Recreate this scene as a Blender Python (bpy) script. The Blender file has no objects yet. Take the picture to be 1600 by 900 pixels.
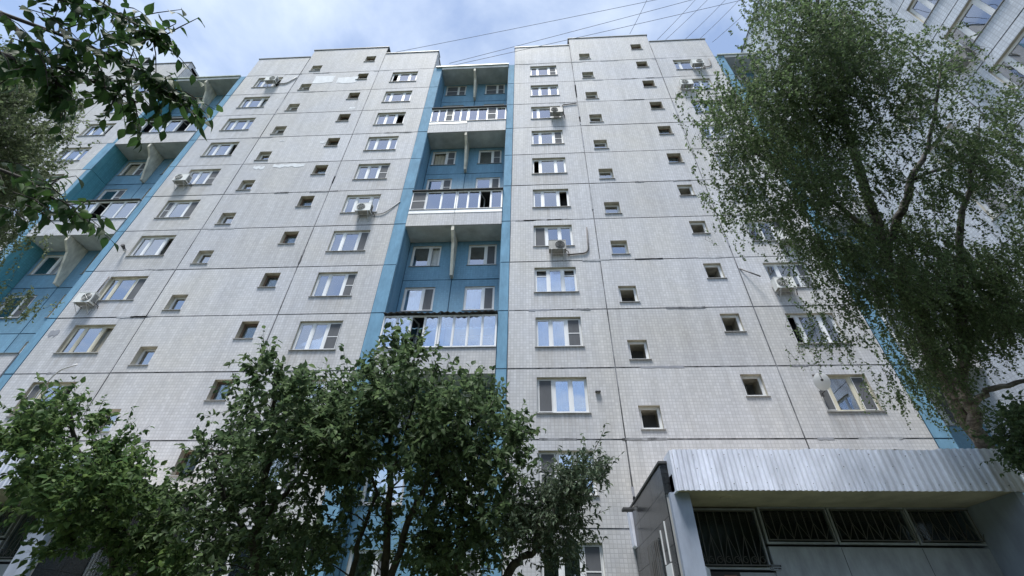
import bpy, math, random
import numpy as np
from mathutils import Matrix, Vector, Euler

sc = bpy.context.scene
COL = sc.collection
R = math.radians

# ------------------------------------------------------------------ camera
CAM_O = np.array([0.0, -15.746, 1.6])
FWD = np.array([-0.04892184, 0.77977539, 0.62414501])
RGT = np.array([0.99861435, 0.05031863, 0.015408])
UPV = np.array([0.01939134, -0.62403396, 0.78115658])
FPX = 705.4
cd = bpy.data.cameras.new("camera")
cam = bpy.data.objects.new("camera", cd)
COL.objects.link(cam)
M = Matrix.Identity(4)
for i in range(3):
    M[i][0] = RGT[i]; M[i][1] = UPV[i]; M[i][2] = -FWD[i]; M[i][3] = CAM_O[i]
cam.matrix_world = M
cd.sensor_width = 36.0
cd.lens = FPX / 1600.0 * 36.0
cd.clip_start = 0.05
cd.clip_end = 3000
sc.camera = cam

# ------------------------------------------------------------------ light
SUN_EL, SUN_AZ = R(73), R(203)          # azimuth clockwise from +Y; behind the viewer
world = bpy.data.worlds.new("World"); sc.world = world
world.use_nodes = True
nt = world.node_tree; nt.nodes.clear()
def wn(t, **k):
    n = nt.nodes.new(t)
    for a, b in k.items(): setattr(n, a, b)
    return n
out = wn('ShaderNodeOutputWorld'); bg = wn('ShaderNodeBackground')
sky = wn('ShaderNodeTexSky', sky_type='NISHITA', sun_disc=False, sun_elevation=SUN_EL, sun_rotation=SUN_AZ,
         air_density=1.0, dust_density=0.4, ozone_density=1.15)
tc = wn('ShaderNodeTexCoord')
sep = wn('ShaderNodeSeparateXYZ'); nt.links.new(tc.outputs['Generated'], sep.inputs[0])
mx = wn('ShaderNodeMath', operation='MAXIMUM'); mx.inputs[1].default_value = 0.12
nt.links.new(sep.outputs[2], mx.inputs[0])
dvx = wn('ShaderNodeMath', operation='DIVIDE'); dvy = wn('ShaderNodeMath', operation='DIVIDE')
nt.links.new(sep.outputs[0], dvx.inputs[0]); nt.links.new(mx.outputs[0], dvx.inputs[1])
nt.links.new(sep.outputs[1], dvy.inputs[0]); nt.links.new(mx.outputs[0], dvy.inputs[1])
cmb = wn('ShaderNodeCombineXYZ')
nt.links.new(dvx.outputs[0], cmb.inputs[0]); nt.links.new(dvy.outputs[0], cmb.inputs[1])
n1 = wn('ShaderNodeTexNoise'); n1.inputs['Scale'].default_value = 2.6; n1.inputs['Detail'].default_value = 7
n1.inputs['Roughness'].default_value = 0.54; n1.inputs['Distortion'].default_value = 0.25
nt.links.new(cmb.outputs[0], n1.inputs['Vector'])
r1 = wn('ShaderNodeValToRGB')
r1.color_ramp.elements[0].position = 0.40; r1.color_ramp.elements[0].color = (0.13, 0.13, 0.13, 1)
r1.color_ramp.elements[1].position = 0.76; r1.color_ramp.elements[1].color = (0.92, 0.92, 0.92, 1)
nt.links.new(n1.outputs[0], r1.inputs[0])
mixw = wn('ShaderNodeMixRGB'); mixw.inputs[2].default_value = (4.8, 5.3, 5.9, 1)
nt.links.new(r1.outputs[0], mixw.inputs[0]); nt.links.new(sky.outputs[0], mixw.inputs[1])
nt.links.new(mixw.outputs[0], bg.inputs[0])
bg.inputs[1].default_value = 0.08
nt.links.new(bg.outputs[0], out.inputs[0])

sd = bpy.data.lights.new("sun", 'SUN'); sun = bpy.data.objects.new("sun", sd); COL.objects.link(sun)
sd.energy = 2.5; sd.angle = R(14); sd.color = (1.0, 0.985, 0.96)
sv = Vector((math.sin(SUN_AZ) * math.cos(SUN_EL), math.cos(SUN_AZ) * math.cos(SUN_EL), math.sin(SUN_EL)))
sun.rotation_euler = sv.to_track_quat('Z', 'Y').to_euler()
sun.location = (0, -40, 60)
sc.view_settings.view_transform = 'Standard'; sc.view_settings.look = 'None'
sc.view_settings.exposure = 1.52; sc.view_settings.gamma = 1.0; sc.view_settings.use_curve_mapping = False

# ------------------------------------------------------------------ helpers
def at(px, py, w):
    """the point of the place that stands w metres deep along the view at a measured spot"""
    return CAM_O + w * (FWD + RGT * (px - 800) / FPX - UPV * (py - 450) / FPX)

def tag(o, label=None, cat=None, group=None, kind=None):
    if label: o['label'] = label
    if cat: o['category'] = cat
    if group: o['group'] = group
    if kind: o['kind'] = kind
    return o

def link(o, parent=None):
    COL.objects.link(o)
    if parent is not None: o.parent = parent
    return o

def empty(name, loc=(0, 0, 0), rz=0.0):
    o = bpy.data.objects.new(name, None); COL.objects.link(o)
    o.location = loc; o.rotation_euler = (0, 0, rz); o.empty_display_size = 0.3
    return o

def inst(name, mesh, parent=None, loc=(0, 0, 0), rot=(0, 0, 0), scale=(1, 1, 1)):
    o = bpy.data.objects.new(name, mesh); link(o, parent)
    o.location = loc; o.rotation_euler = rot; o.scale = scale
    return o

class MB:
    def __init__(s, mirror=None):
        s.v = []; s.f = []; s.m = []; s.mirror = mirror
    def quad(s, a, b, c, d, m=0):
        n = len(s.v); s.v += [a, b, c, d]; s.f.append((n, n + 1, n + 2, n + 3)); s.m.append(m)
    def box(s, x0, x1, y0, y1, z0, z1, m=0):
        n = len(s.v)
        s.v += [(x0, y0, z0), (x1, y0, z0), (x1, y1, z0), (x0, y1, z0), (x0, y0, z1), (x1, y0, z1), (x1, y1, z1), (x0, y1, z1)]
        for q in ((0, 3, 2, 1), (4, 5, 6, 7), (0, 1, 5, 4), (1, 2, 6, 5), (2, 3, 7, 6), (3, 0, 4, 7)):
            s.f.append(tuple(n + i for i in q)); s.m.append(m)
    def prism(s, pts, axis, a0, a1, m=0):
        """polygon pts (2D) extruded along axis 0=x 1=y 2=z"""
        n = len(s.v); k = len(pts)
        for a in (a0, a1):
            for p in pts:
                c = list(p); c.insert(axis, a); s.v.append(tuple(c))
        s.f.append(tuple(n + i for i in range(k))[::-1]); s.m.append(m)
        s.f.append(tuple(n + k + i for i in range(k))); s.m.append(m)
        for i in range(k):
            j = (i + 1) % k
            s.f.append((n + i, n + j, n + k + j, n + k + i)); s.m.append(m)
    def tube(s, path, radii, n=6, m=0, caps=True):
        path = [np.array(p, float) for p in path]
        if not hasattr(radii, '__len__'): radii = [radii] * len(path)
        rings = []; prev = None
        for i, p in enumerate(path):
            d = path[min(i + 1, len(path) - 1)] - path[max(i - 1, 0)]
            d = d / (np.linalg.norm(d) + 1e-9)
            if prev is None:
                a = np.cross(d, (0, 0, 1.0) if abs(d[2]) < 0.9 else (1.0, 0, 0))
            else:
                a = prev - d * (prev @ d)
            a = a / (np.linalg.norm(a) + 1e-9); prev = a
            b = np.cross(d, a)
            base = len(s.v)
            for k in range(n):
                t = 2 * math.pi * k / n
                s.v.append(tuple(p + radii[i] * (a * math.cos(t) + b * math.sin(t))))
            rings.append(base)
        for i in range(len(rings) - 1):
            for k in range(n):
                s.f.append((rings[i] + k, rings[i] + (k + 1) % n, rings[i + 1] + (k + 1) % n, rings[i + 1] + k)); s.m.append(m)
        if caps:
            s.f.append(tuple(rings[0] + k for k in range(n))[::-1]); s.m.append(m)
            s.f.append(tuple(rings[-1] + k for k in range(n))); s.m.append(m)
    def disc(s, c, axis, r, h, n=20, m=0, r2=None):
        c = np.array(c, float); e = [0, 0, 0]; e[axis] = h
        s.tube([c, c + np.array(e)], [r, r if r2 is None else r2], n, m)
    def mesh(s, name, mats, smooth=False):
        me = bpy.data.meshes.new(name)
        v = s.v
        if s.mirror is not None: v = [(s.mirror - x, y, z) for x, y, z in v]
        f = s.f if s.mirror is None else [q[::-1] for q in s.f]
        me.from_pydata([tuple(map(float, p)) for p in v], [], f)
        for mt in (mats if isinstance(mats, (list, tuple)) else [mats]): me.materials.append(mt)
        me.polygons.foreach_set('material_index', s.m)
        uv = me.uv_layers.new(name='metres')
        co = np.array(v, float); buf = np.zeros((len(me.loops), 2)); li = 0
        for poly, q in zip(me.polygons, f):
            nn = poly.normal; ax, ay, az = abs(nn[0]), abs(nn[1]), abs(nn[2])
            if ay >= ax and ay >= az: i, j = 0, 2
            elif ax >= az: i, j = 1, 2
            else: i, j = 0, 1
            for k in q:
                buf[li, 0] = co[k, i]; buf[li, 1] = co[k, j]; li += 1
        uv.data.foreach_set('uv', buf.ravel())
        if smooth: me.polygons.foreach_set('use_smooth', [True] * len(me.polygons))
        me.update()
        return me
    def build(s, name, mats, parent=None, smooth=False, loc=(0, 0, 0), rot=(0, 0, 0)):
        return inst(name, s.mesh(name, mats, smooth), parent, loc, rot)

# ------------------------------------------------------------------ materials
def new_mat(name):
    m = bpy.data.materials.new(name); m.use_nodes = True
    t = m.node_tree; b = t.nodes['Principled BSDF']
    return m, t, b
def nd(t, typ, ins=None, **k):
    n = t.nodes.new(typ)
    for a, b in k.items(): setattr(n, a, b)
    if ins:
        for a, b in ins.items(): n.inputs[a].default_value = b
    return n
def c4(c): return (c[0], c[1], c[2], 1)

def plain(name, col, rough=0.6, metal=0.0, var=0.12, scale=3.0, bump=0.0, spec=0.4, streak=True):
    """a colour with grain, dirt and small variation"""
    m, t, b = new_mat(name)
    g = nd(t, 'ShaderNodeNewGeometry')
    mp = nd(t, 'ShaderNodeMapping'); mp.inputs['Scale'].default_value = (1, 1, 0.35 if streak else 1)
    t.links.new(g.outputs['Position'], mp.inputs[0])
    n = nd(t, 'ShaderNodeTexNoise', {'Scale': scale, 'Detail': 6, 'Roughness': 0.65})
    t.links.new(mp.outputs[0], n.inputs['Vector'])
    r = nd(t, 'ShaderNodeMapRange', {'From Min': 0.3, 'From Max': 0.7, 'To Min': 1 - var * 1.6, 'To Max': 1 + var * 0.7})
    t.links.new(n.outputs[0], r.inputs[0])
    mu = nd(t, 'ShaderNodeMixRGB', blend_type='MULTIPLY'); mu.inputs[0].default_value = 1
    mu.inputs[1].default_value = c4(col); t.links.new(r.outputs[0], mu.inputs[2])
    t.links.new(mu.outputs[0], b.inputs['Base Color'])
    b.inputs['Roughness'].default_value = rough; b.inputs['Metallic'].default_value = metal
    b.inputs['Specular IOR Level'].default_value = spec
    if bump:
        n2 = nd(t, 'ShaderNodeTexNoise', {'Scale': scale * 14, 'Detail': 4})
        t.links.new(g.outputs['Position'], n2.inputs['Vector'])
        bp = nd(t, 'ShaderNodeBump', {'Strength': bump, 'Distance': 0.01})
        t.links.new(n2.outputs[0], bp.inputs['Height']); t.links.new(bp.outputs[0], b.inputs['Normal'])
    return m

def tiled(name, cool, warm, mortar, size=0.125, joint=0.011, rough=0.7, bump=0.35, warmth=0.6, stain=False):
    """small square facing tiles, washed and stained by weather"""
    m, t, b = new_mat(name)
    uv = nd(t, 'ShaderNodeUVMap', uv_map='metres')
    br = nd(t, 'ShaderNodeTexBrick', {'Scale': 1.0, 'Mortar Size': joint, 'Mortar Smooth': 0.25, 'Bias': 0.0,
                                      'Brick Width': size, 'Row Height': size}, offset=0.0, squash=1.0)
    br.inputs['Color1'].default_value = (0.90, 0.90, 0.90, 1); br.inputs['Color2'].default_value = (1.06, 1.06, 1.06, 1)
    br.inputs['Mortar'].default_value = c4([mortar / 0.45] * 3)
    t.links.new(uv.outputs[0], br.inputs['Vector'])
    g = nd(t, 'ShaderNodeNewGeometry'); oi = nd(t, 'ShaderNodeObjectInfo')
    n1 = nd(t, 'ShaderNodeTexNoise', {'Scale': 0.22, 'Detail': 5, 'Roughness': 0.6})
    t.links.new(g.outputs['Position'], n1.inputs['Vector'])
    r1 = nd(t, 'ShaderNodeMapRange', {'From Min': 0.40, 'From Max': 0.66, 'To Min': 0.0, 'To Max': warmth})
    t.links.new(n1.outputs[0], r1.inputs[0])
    mixc = nd(t, 'ShaderNodeMixRGB'); mixc.inputs[1].default_value = c4(cool); mixc.inputs[2].default_value = c4(warm)
    t.links.new(r1.outputs[0], mixc.inputs[0])
    mp = nd(t, 'ShaderNodeMapping'); mp.inputs['Scale'].default_value = (2.2, 2.2, 0.16)
    t.links.new(g.outputs['Position'], mp.inputs[0])
    n2 = nd(t, 'ShaderNodeTexNoise', {'Scale': 1.0, 'Detail': 7, 'Roughness': 0.7})
    t.links.new(mp.outputs[0], n2.inputs['Vector'])
    r2 = nd(t, 'ShaderNodeMapRange', {'From Min': 0.28, 'From Max': 0.7, 'To Min': 0.81, 'To Max': 1.06})
    t.links.new(n2.outputs[0], r2.inputs[0])
    r3 = nd(t, 'ShaderNodeMapRange', {'To Min': 0.93, 'To Max': 1.05})
    t.links.new(oi.outputs['Random'], r3.inputs[0])
    m1 = nd(t, 'ShaderNodeMath', operation='MULTIPLY'); t.links.new(r2.outputs[0], m1.inputs[0]); t.links.new(r3.outputs[0], m1.inputs[1])
    m2 = nd(t, 'ShaderNodeMixRGB', blend_type='MULTIPLY'); m2.inputs[0].default_value = 1
    t.links.new(mixc.outputs[0], m2.inputs[1]); t.links.new(br.outputs['Color'], m2.inputs[2])
    m3 = nd(t, 'ShaderNodeMixRGB', blend_type='MULTIPLY'); m3.inputs[0].default_value = 1
    t.links.new(m2.outputs[0], m3.inputs[1]); t.links.new(m1.outputs[0], m3.inputs[2])
    col_out = m3.outputs[0]
    if stain:                                   # rain streaks that run down from the sills
        su = nd(t, 'ShaderNodeSeparateXYZ'); t.links.new(uv.outputs[0], su.inputs[0])
        dx_ = nd(t, 'ShaderNodeMath', operation='SUBTRACT'); dx_.inputs[1].default_value = 2.1; t.links.new(su.outputs[0], dx_.inputs[0])
        ab = nd(t, 'ShaderNodeMath', operation='ABSOLUTE'); t.links.new(dx_.outputs[0], ab.inputs[0])
        kx = nd(t, 'ShaderNodeMapRange', {'From Min': 0.85, 'From Max': 1.15, 'To Min': 1.0, 'To Max': 0.0}); t.links.new(ab.outputs[0], kx.inputs[0])
        kz = nd(t, 'ShaderNodeMapRange', {'From Min': 0.05, 'From Max': 0.98, 'To Min': 0.25, 'To Max': 1.0}); t.links.new(su.outputs[1], kz.inputs[0])
        kt = nd(t, 'ShaderNodeMath', operation='LESS_THAN'); kt.inputs[1].default_value = 1.0; t.links.new(su.outputs[1], kt.inputs[0])
        ms_ = nd(t, 'ShaderNodeMapping'); ms_.inputs['Scale'].default_value = (7, 7, 0.25); t.links.new(g.outputs['Position'], ms_.inputs[0])
        ns = nd(t, 'ShaderNodeTexNoise', {'Scale': 1.0, 'Detail': 3}); t.links.new(ms_.outputs[0], ns.inputs['Vector'])
        kn = nd(t, 'ShaderNodeMapRange', {'From Min': 0.38, 'From Max': 0.68, 'To Min': 0.0, 'To Max': 0.42}); t.links.new(ns.outputs[0], kn.inputs[0])
        p1 = nd(t, 'ShaderNodeMath', operation='MULTIPLY'); t.links.new(kx.outputs[0], p1.inputs[0]); t.links.new(kz.outputs[0], p1.inputs[1])
        p2 = nd(t, 'ShaderNodeMath', operation='MULTIPLY'); t.links.new(p1.outputs[0], p2.inputs[0]); t.links.new(kt.outputs[0], p2.inputs[1])
        p3 = nd(t, 'ShaderNodeMath', operation='MULTIPLY'); t.links.new(p2.outputs[0], p3.inputs[0]); t.links.new(kn.outputs[0], p3.inputs[1])
        m4 = nd(t, 'ShaderNodeMixRGB'); m4.inputs[2].default_value = (0.22, 0.19, 0.155, 1)
        t.links.new(p3.outputs[0], m4.inputs[0]); t.links.new(col_out, m4.inputs[1]); col_out = m4.outputs[0]
    t.links.new(col_out, b.inputs['Base Color'])
    b.inputs['Roughness'].default_value = rough; b.inputs['Specular IOR Level'].default_value = 0.15
    bp = nd(t, 'ShaderNodeBump', {'Strength': bump, 'Distance': 0.006}, invert=True)
    t.links.new(br.outputs['Fac'], bp.inputs['Height']); t.links.new(bp.outputs[0], b.inputs['Normal'])
    return m

MT = {}
MT['tile'] = tiled('grey facing tiles', (0.495, 0.502, 0.53), (0.505, 0.485, 0.445), 0.36, joint=0.012)
MT['tile_win'] = tiled('grey facing tiles streaked below the sills', (0.495, 0.502, 0.53), (0.505, 0.485, 0.445), 0.36, joint=0.012, stain=True)
MT['tile_right'] = tiled('pale blue grey facing tiles', (0.60, 0.645, 0.71), (0.60, 0.61, 0.64), 0.36, joint=0.013, warmth=0.35)
MT['blue_tile'] = tiled('blue painted tiles', (0.165, 0.32, 0.45), (0.19, 0.32, 0.42), 0.42, joint=0.016, rough=0.5, bump=0.7)
MT['teal_tile'] = tiled('teal painted tiles', (0.095, 0.30, 0.37), (0.11, 0.31, 0.37), 0.36, joint=0.012, rough=0.5, bump=0.5)
MT['blue'] = plain('blue painted concrete', (0.155, 0.295, 0.415), 0.8, var=0.16, bump=0.15, spec=0.1)
MT['teal'] = plain('teal painted concrete', (0.10, 0.30, 0.36), 0.55, var=0.14, bump=0.15)
MT['seal'] = plain('joint sealant', (0.21, 0.215, 0.23), 0.8, var=0.75, scale=2.2)
MT['seal_blue'] = plain('blue joint sealant', (0.035, 0.11, 0.18), 0.8, var=0.4, scale=1.5)
MT['plaster'] = plain('cream plaster reveal', (0.46, 0.43, 0.36), 0.8, var=0.25, bump=0.2)
MT['concrete'] = plain('bare concrete', (0.27, 0.275, 0.27), 0.85, var=0.22, bump=0.3)
MT['soffit'] = plain('painted concrete soffit', (0.52, 0.54, 0.54), 0.85, var=0.2, scale=1.2, bump=0.2, streak=False)
MT['fin'] = plain('weathered cream fin', (0.62, 0.59, 0.50), 0.8, var=0.28, bump=0.2)
MT['pvc'] = plain('white window plastic', (0.70, 0.71, 0.72), 0.45, var=0.10, scale=1.0)
MT['wood'] = plain('aged cream window paint', (0.55, 0.52, 0.42), 0.6, var=0.2)
MT['brown'] = plain('brown window paint', (0.16, 0.11, 0.075), 0.6, var=0.2)
MT['dark'] = plain('unlit room', (0.045, 0.045, 0.046), 0.9, var=0.1)  # shade of the rooms put into the colour, also on the cores
MT['roofing'] = plain('dark roofing', (0.06, 0.062, 0.065), 0.8, var=0.3)
MT['flash'] = plain('grey flashing', (0.16, 0.175, 0.18), 0.5, var=0.25)
MT['flash_pale'] = plain('pale green flashing', (0.40, 0.44, 0.40), 0.5, var=0.2)
MT['sill'] = plain('grey sill metal', (0.33, 0.33, 0.33), 0.5, var=0.2)
MT['net'] = plain('insect screen', (0.10, 0.105, 0.115), 0.9, var=0.12)
MT['curtain'] = plain('white net curtain', (0.55, 0.57, 0.58), 0.9, var=0.10)
MT['curtain_warm'] = plain('cream curtain', (0.42, 0.39, 0.32), 0.9, var=0.14)
MT['curtain_grey'] = plain('grey curtain', (0.20, 0.21, 0.23), 0.9, var=0.14)
MT['ac'] = plain('white enamel case', (0.66, 0.66, 0.63), 0.4, var=0.12, scale=5)
MT['ac_dark'] = plain('dark grille', (0.035, 0.036, 0.038), 0.6, var=0.2)
MT['ac_grey'] = plain('grey case', (0.27, 0.265, 0.25), 0.5, var=0.2, scale=5)
MT['steel'] = plain('bracket steel', (0.50, 0.51, 0.52), 0.45, 0.3, var=0.2)
MT['pipe'] = plain('dark pipe wrap', (0.075, 0.068, 0.065), 0.7, var=0.2)
MT['pipe_grey'] = plain('grey pipe wrap', (0.30, 0.31, 0.31), 0.6, var=0.2)
MT['cable'] = plain('black cable', (0.05, 0.055, 0.065), 0.6, var=0.1)
MT['bark'] = plain('dark bark', (0.048, 0.042, 0.036), 0.9, var=0.5, scale=14, bump=0.6)
MT['granite'] = plain('polished black granite', (0.022, 0.025, 0.028), 0.25, var=0.5, scale=22, spec=0.35, streak=False)
MT['sheet'] = plain('galvanised corrugated sheet', (0.74, 0.77, 0.87), 0.5, 0.1, var=0.2, scale=2.2)
MT['sheet_grey'] = plain('dull corrugated sheet', (0.55, 0.55, 0.55), 0.5, 0.1, var=0.2, scale=2.5)
MT['porch_paint'] = plain('blue grey porch paint', (0.29, 0.33, 0.41), 0.55, var=0.14, bump=0.1)
MT['porch_panel'] = plain('grey green porch panel', (0.36, 0.385, 0.43), 0.6, var=0.2, bump=0.1)
MT['beige'] = plain('beige porch soffit', (0.55, 0.49, 0.41), 0.8, var=0.2, scale=1.5, streak=False)
MT['iron'] = plain('painted iron grille', (0.12, 0.115, 0.11), 0.5, 0.2, var=0.2)
MT['patch'] = plain('pale repair render', (0.60, 0.62, 0.64), 0.8, var=0.1)
MT['smear'] = plain('grey smeared sealant', (0.33, 0.34, 0.36), 0.8, var=0.3)
MT['patch_dark'] = plain('dark repair render', (0.25, 0.26, 0.29), 0.8, var=0.1)
MT['asphalt'] = plain('asphalt', (0.055, 0.055, 0.056), 0.9, var=0.25, scale=1.2, bump=0.3, streak=False)
MT['rubble'] = plain('white debris', (0.6, 0.62, 0.6), 0.8, var=0.3, scale=20)
MT['sign_dark'] = plain('dark sign face', (0.035, 0.03, 0.035), 0.4, var=0.1)
MT['sign_pale'] = plain('faded sign print', (0.30, 0.33, 0.38), 0.5, var=0.1)
MT['sign_red'] = plain('red brown sign print', (0.22, 0.11, 0.09), 0.5, var=0.1)

def glass_mat(name, refl, tint=(0.86, 0.92, 0.96), gain=1.0, rough=0.015):
    m, t, b = new_mat(name); t.nodes.remove(b)
    o = t.nodes['Material Output']
    gl = nd(t, 'ShaderNodeBsdfGlossy', {'Roughness': rough}); gl.inputs['Color'].default_value = (0.93, 0.95, 1.0, 1)
    tr = nd(t, 'ShaderNodeBsdfTransparent'); tr.inputs['Color'].default_value = c4(tint)
    lw = nd(t, 'ShaderNodeFresnel', {'IOR': 1.52})
    ad = nd(t, 'ShaderNodeMath', operation='ADD', use_clamp=True); ad.inputs[1].default_value = refl
    mg = nd(t, 'ShaderNodeMath', operation='MULTIPLY'); mg.inputs[1].default_value = gain
    t.links.new(lw.outputs[0], mg.inputs[0]); t.links.new(mg.outputs[0], ad.inputs[0])
    g = nd(t, 'ShaderNodeNewGeometry')
    n = nd(t, 'ShaderNodeTexNoise', {'Scale': 1.3, 'Detail': 1.0}); t.links.new(g.outputs['Position'], n.inputs['Vector'])
    bp = nd(t, 'ShaderNodeBump', {'Strength': 0.06, 'Distance': 0.05}); t.links.new(n.outputs[0], bp.inputs['Height'])
    t.links.new(bp.outputs[0], gl.inputs['Normal'])
    mx_ = nd(t, 'ShaderNodeMixShader'); t.links.new(ad.outputs[0], mx_.inputs[0])
    t.links.new(tr.outputs[0], mx_.inputs[1]); t.links.new(gl.outputs[0], mx_.inputs[2])
    t.links.new(mx_.outputs[0], o.inputs['Surface'])
    return m
MT['glass'] = glass_mat('window glass', 0.36)
MT['glass_dark'] = glass_mat('dim window glass', 0.0, (0.75, 0.8, 0.8), 0.55, 0.12)

def leaf_mat(name, c_dark, c_light, trans=0.25, rough=0.45):
    m, t, b = new_mat(name)
    o = t.nodes['Material Output']
    g = nd(t, 'ShaderNodeNewGeometry'); oi = nd(t, 'ShaderNodeObjectInfo')
    ad = nd(t, 'ShaderNodeMath', operation='ADD'); t.links.new(g.outputs['Random Per Island'], ad.inputs[0]); t.links.new(oi.outputs['Random'], ad.inputs[1])
    fr = nd(t, 'ShaderNodeMath', operation='FRACT'); t.links.new(ad.outputs[0], fr.inputs[0])
    pw = nd(t, 'ShaderNodeMath', operation='POWER'); pw.inputs[1].default_value = 1.7; t.links.new(fr.outputs[0], pw.inputs[0])
    mc = nd(t, 'ShaderNodeMixRGB'); mc.inputs[1].default_value = c4(c_dark); mc.inputs[2].default_value = c4(c_light)
    t.links.new(pw.outputs[0], mc.inputs[0])
    t.links.new(mc.outputs[0], b.inputs['Base Color'])
    b.inputs['Roughness'].default_value = 0.55; b.inputs['Specular IOR Level'].default_value = 0.18
    tl = nd(t, 'ShaderNodeBsdfTranslucent'); t.links.new(mc.outputs[0], tl.inputs['Color'])
    ms = nd(t, 'ShaderNodeMixShader'); ms.inputs[0].default_value = trans
    t.links.new(b.outputs[0], ms.inputs[1]); t.links.new(tl.outputs[0], ms.inputs[2])
    t.links.new(ms.outputs[0], o.inputs['Surface'])
    return m
MT['leaf'] = leaf_mat('dark green leaves', (0.052, 0.088, 0.042), (0.12, 0.17, 0.078), 0.5)
MT['leaf_left'] = leaf_mat('fresh green leaves', (0.052, 0.098, 0.038), (0.12, 0.18, 0.058), 0.5)
MT['leaf_birch'] = leaf_mat('birch leaves', (0.080, 0.122, 0.055), (0.125, 0.18, 0.078), 0.5)
MT['leaf_far'] = leaf_mat('grey green birch leaves', (0.095, 0.130, 0.065), (0.17, 0.21, 0.11), 0.5)
MT['leaf_near'] = leaf_mat('deep green leaves', (0.026, 0.060, 0.020), (0.065, 0.125, 0.034), 0.5)
MT['leaf_fruit'] = leaf_mat('grey green narrow leaves', (0.045, 0.072, 0.044), (0.11, 0.14, 0.09), 0.3)

def birch_bark():
    m, t, b = new_mat('birch bark')
    g = nd(t, 'ShaderNodeNewGeometry')
    mp = nd(t, 'ShaderNodeMapping'); mp.inputs['Scale'].default_value = (3, 3, 9)
    t.links.new(g.outputs['Position'], mp.inputs[0])
    n = nd(t, 'ShaderNodeTexNoise', {'Scale': 1.0, 'Detail': 6, 'Roughness': 0.7}); t.links.new(mp.outputs[0], n.inputs['Vector'])
    r = nd(t, 'ShaderNodeValToRGB'); e = r.color_ramp.elements
    e[0].position = 0.44; e[0].color = (0.040, 0.036, 0.032, 1); e[1].position = 0.64; e[1].color = (0.20, 0.19, 0.175, 1)
    t.links.new(n.outputs[0], r.inputs[0]); t.links.new(r.outputs[0], b.inputs['Base Color'])
    b.inputs['Roughness'].default_value = 0.85
    return m
MT['birch'] = birch_bark()

# ------------------------------------------------------------------ ground
def ground():
    m, t, b = new_mat('lawn and soil')
    g = nd(t, 'ShaderNodeNewGeometry')
    n = nd(t, 'ShaderNodeTexNoise', {'Scale': 0.6, 'Detail': 8, 'Roughness': 0.7}); t.links.new(g.outputs['Position'], n.inputs['Vector'])
    r = nd(t, 'ShaderNodeValToRGB'); e = r.color_ramp.elements
    e[0].position = 0.35; e[0].color = (0.035, 0.055, 0.02, 1); e[1].position = 0.7; e[1].color = (0.10, 0.11, 0.06, 1)
    t.links.new(n.outputs[0], r.inputs[0]); t.links.new(r.outputs[0], b.inputs['Base Color']); b.inputs['Roughness'].default_value = 0.95
    q = MB(); q.quad((-900, -900, 0), (900, -900, 0), (900, 900, 0), (-900, 900, 0))
    tag(q.build('ground', m), 'lawn and bare soil of the courtyard', kind='structure')
    q = MB(); q.box(-60, 30, -24, -14.2, -0.1, 0.004)
    tag(q.build('road', MT['asphalt']), 'asphalt courtyard road', kind='structure')
    q = MB(); q.box(-60, 30, -14.2, -14.05, -0.1, 0.14)
    tag(q.build('kerb', MT['concrete']), 'concrete kerb', kind='structure')
ground()

# ------------------------------------------------------------------ main building
H = 2.8
def jz(k): return 35.36 - H * k            # height of the joint above floor row k
EX, AX, BX, RX = -1.12, 3.08, 9.15, 13.35  # joints of the right wing
SHIFT = -20.47                             # the left wing repeats it
random.seed(7)

b1 = empty('apartment_building')
tag(b1, 'long grey tiled panel apartment block with blue recessed balcony bays, facing us', 'apartment block')
b2 = empty('apartment_building')
tag(b2, 'pale tiled apartment block wing standing at right angles behind the birch', 'apartment block')

PANELS = {}
def panel_mesh(w, h, holes, tile='tile', seal='seal', depth=0.30, lintel=True, gap=0.025, seam=()):
    key = (round(w, 3), round(h, 3), tuple(holes), tile, depth, lintel, gap, seam)
    if key in PANELS: return PANELS[key]
    q = MB(); g = gap; lip = 0.016
    xs = sorted({g, w - g, *[x for o in holes for x in o[:2]]}); zs = sorted({g, h - g, *[z for o in holes for z in o[2:]]})
    for i in range(len(xs) - 1):
        for j in range(len(zs) - 1):
            xm, zm = (xs[i] + xs[i + 1]) / 2, (zs[j] + zs[j + 1]) / 2
            if any(o[0] < xm < o[1] and o[2] < zm < o[3] for o in holes): continue
            q.quad((xs[i], 0, zs[j]), (xs[i + 1], 0, zs[j]), (xs[i + 1], 0, zs[j + 1]), (xs[i], 0, zs[j + 1]), 0)
    for (a, b_, c, d) in ((g, w - g, g, g), (g, w - g, h - g, h - g)):
        q.quad((a, 0, c), (b_, 0, c), (b_, lip, c), (a, lip, c), 1)
    for x in (g, w - g):
        q.quad((x, 0, g), (x, 0, h - g), (x, lip, h - g), (x, lip, g), 1)
    for (x0, x1, z0, z1) in ((0, w, 0, g), (0, w, h - g, h), (0, g, g, h - g), (w - g, w, g, h - g)):
        q.quad((x0, lip, z0), (x1, lip, z0), (x1, lip, z1), (x0, lip, z1), 1)
    for (x0, x1, z0, z1) in holes:
        q.quad((x0, 0, z0), (x0, depth, z0), (x0, depth, z1), (x0, 0, z1), 2)
        q.quad((x1, 0, z0), (x1, 0, z1), (x1, depth, z1), (x1, depth, z0), 2)
        q.quad((x0, 0, z0), (x1, 0, z0), (x1, depth, z0), (x0, depth, z0), 2)
        q.quad((x0, 0, z1), (x0, depth, z1), (x1, depth, z1), (x1, 0, z1), 2)
        if lintel:
            q.box(x0, x1, -0.008, 0.0, z1 + 0.012, h - g - 0.004, 0)
    for x in seam:
        q.box(x - 0.008, x + 0.008, -0.0035, 0.0, g, h - g, 1)
    me = q.mesh('wall_panel', [MT[tile], MT[seal], MT['plaster']])
    PANELS[key] = me
    return me

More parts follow.
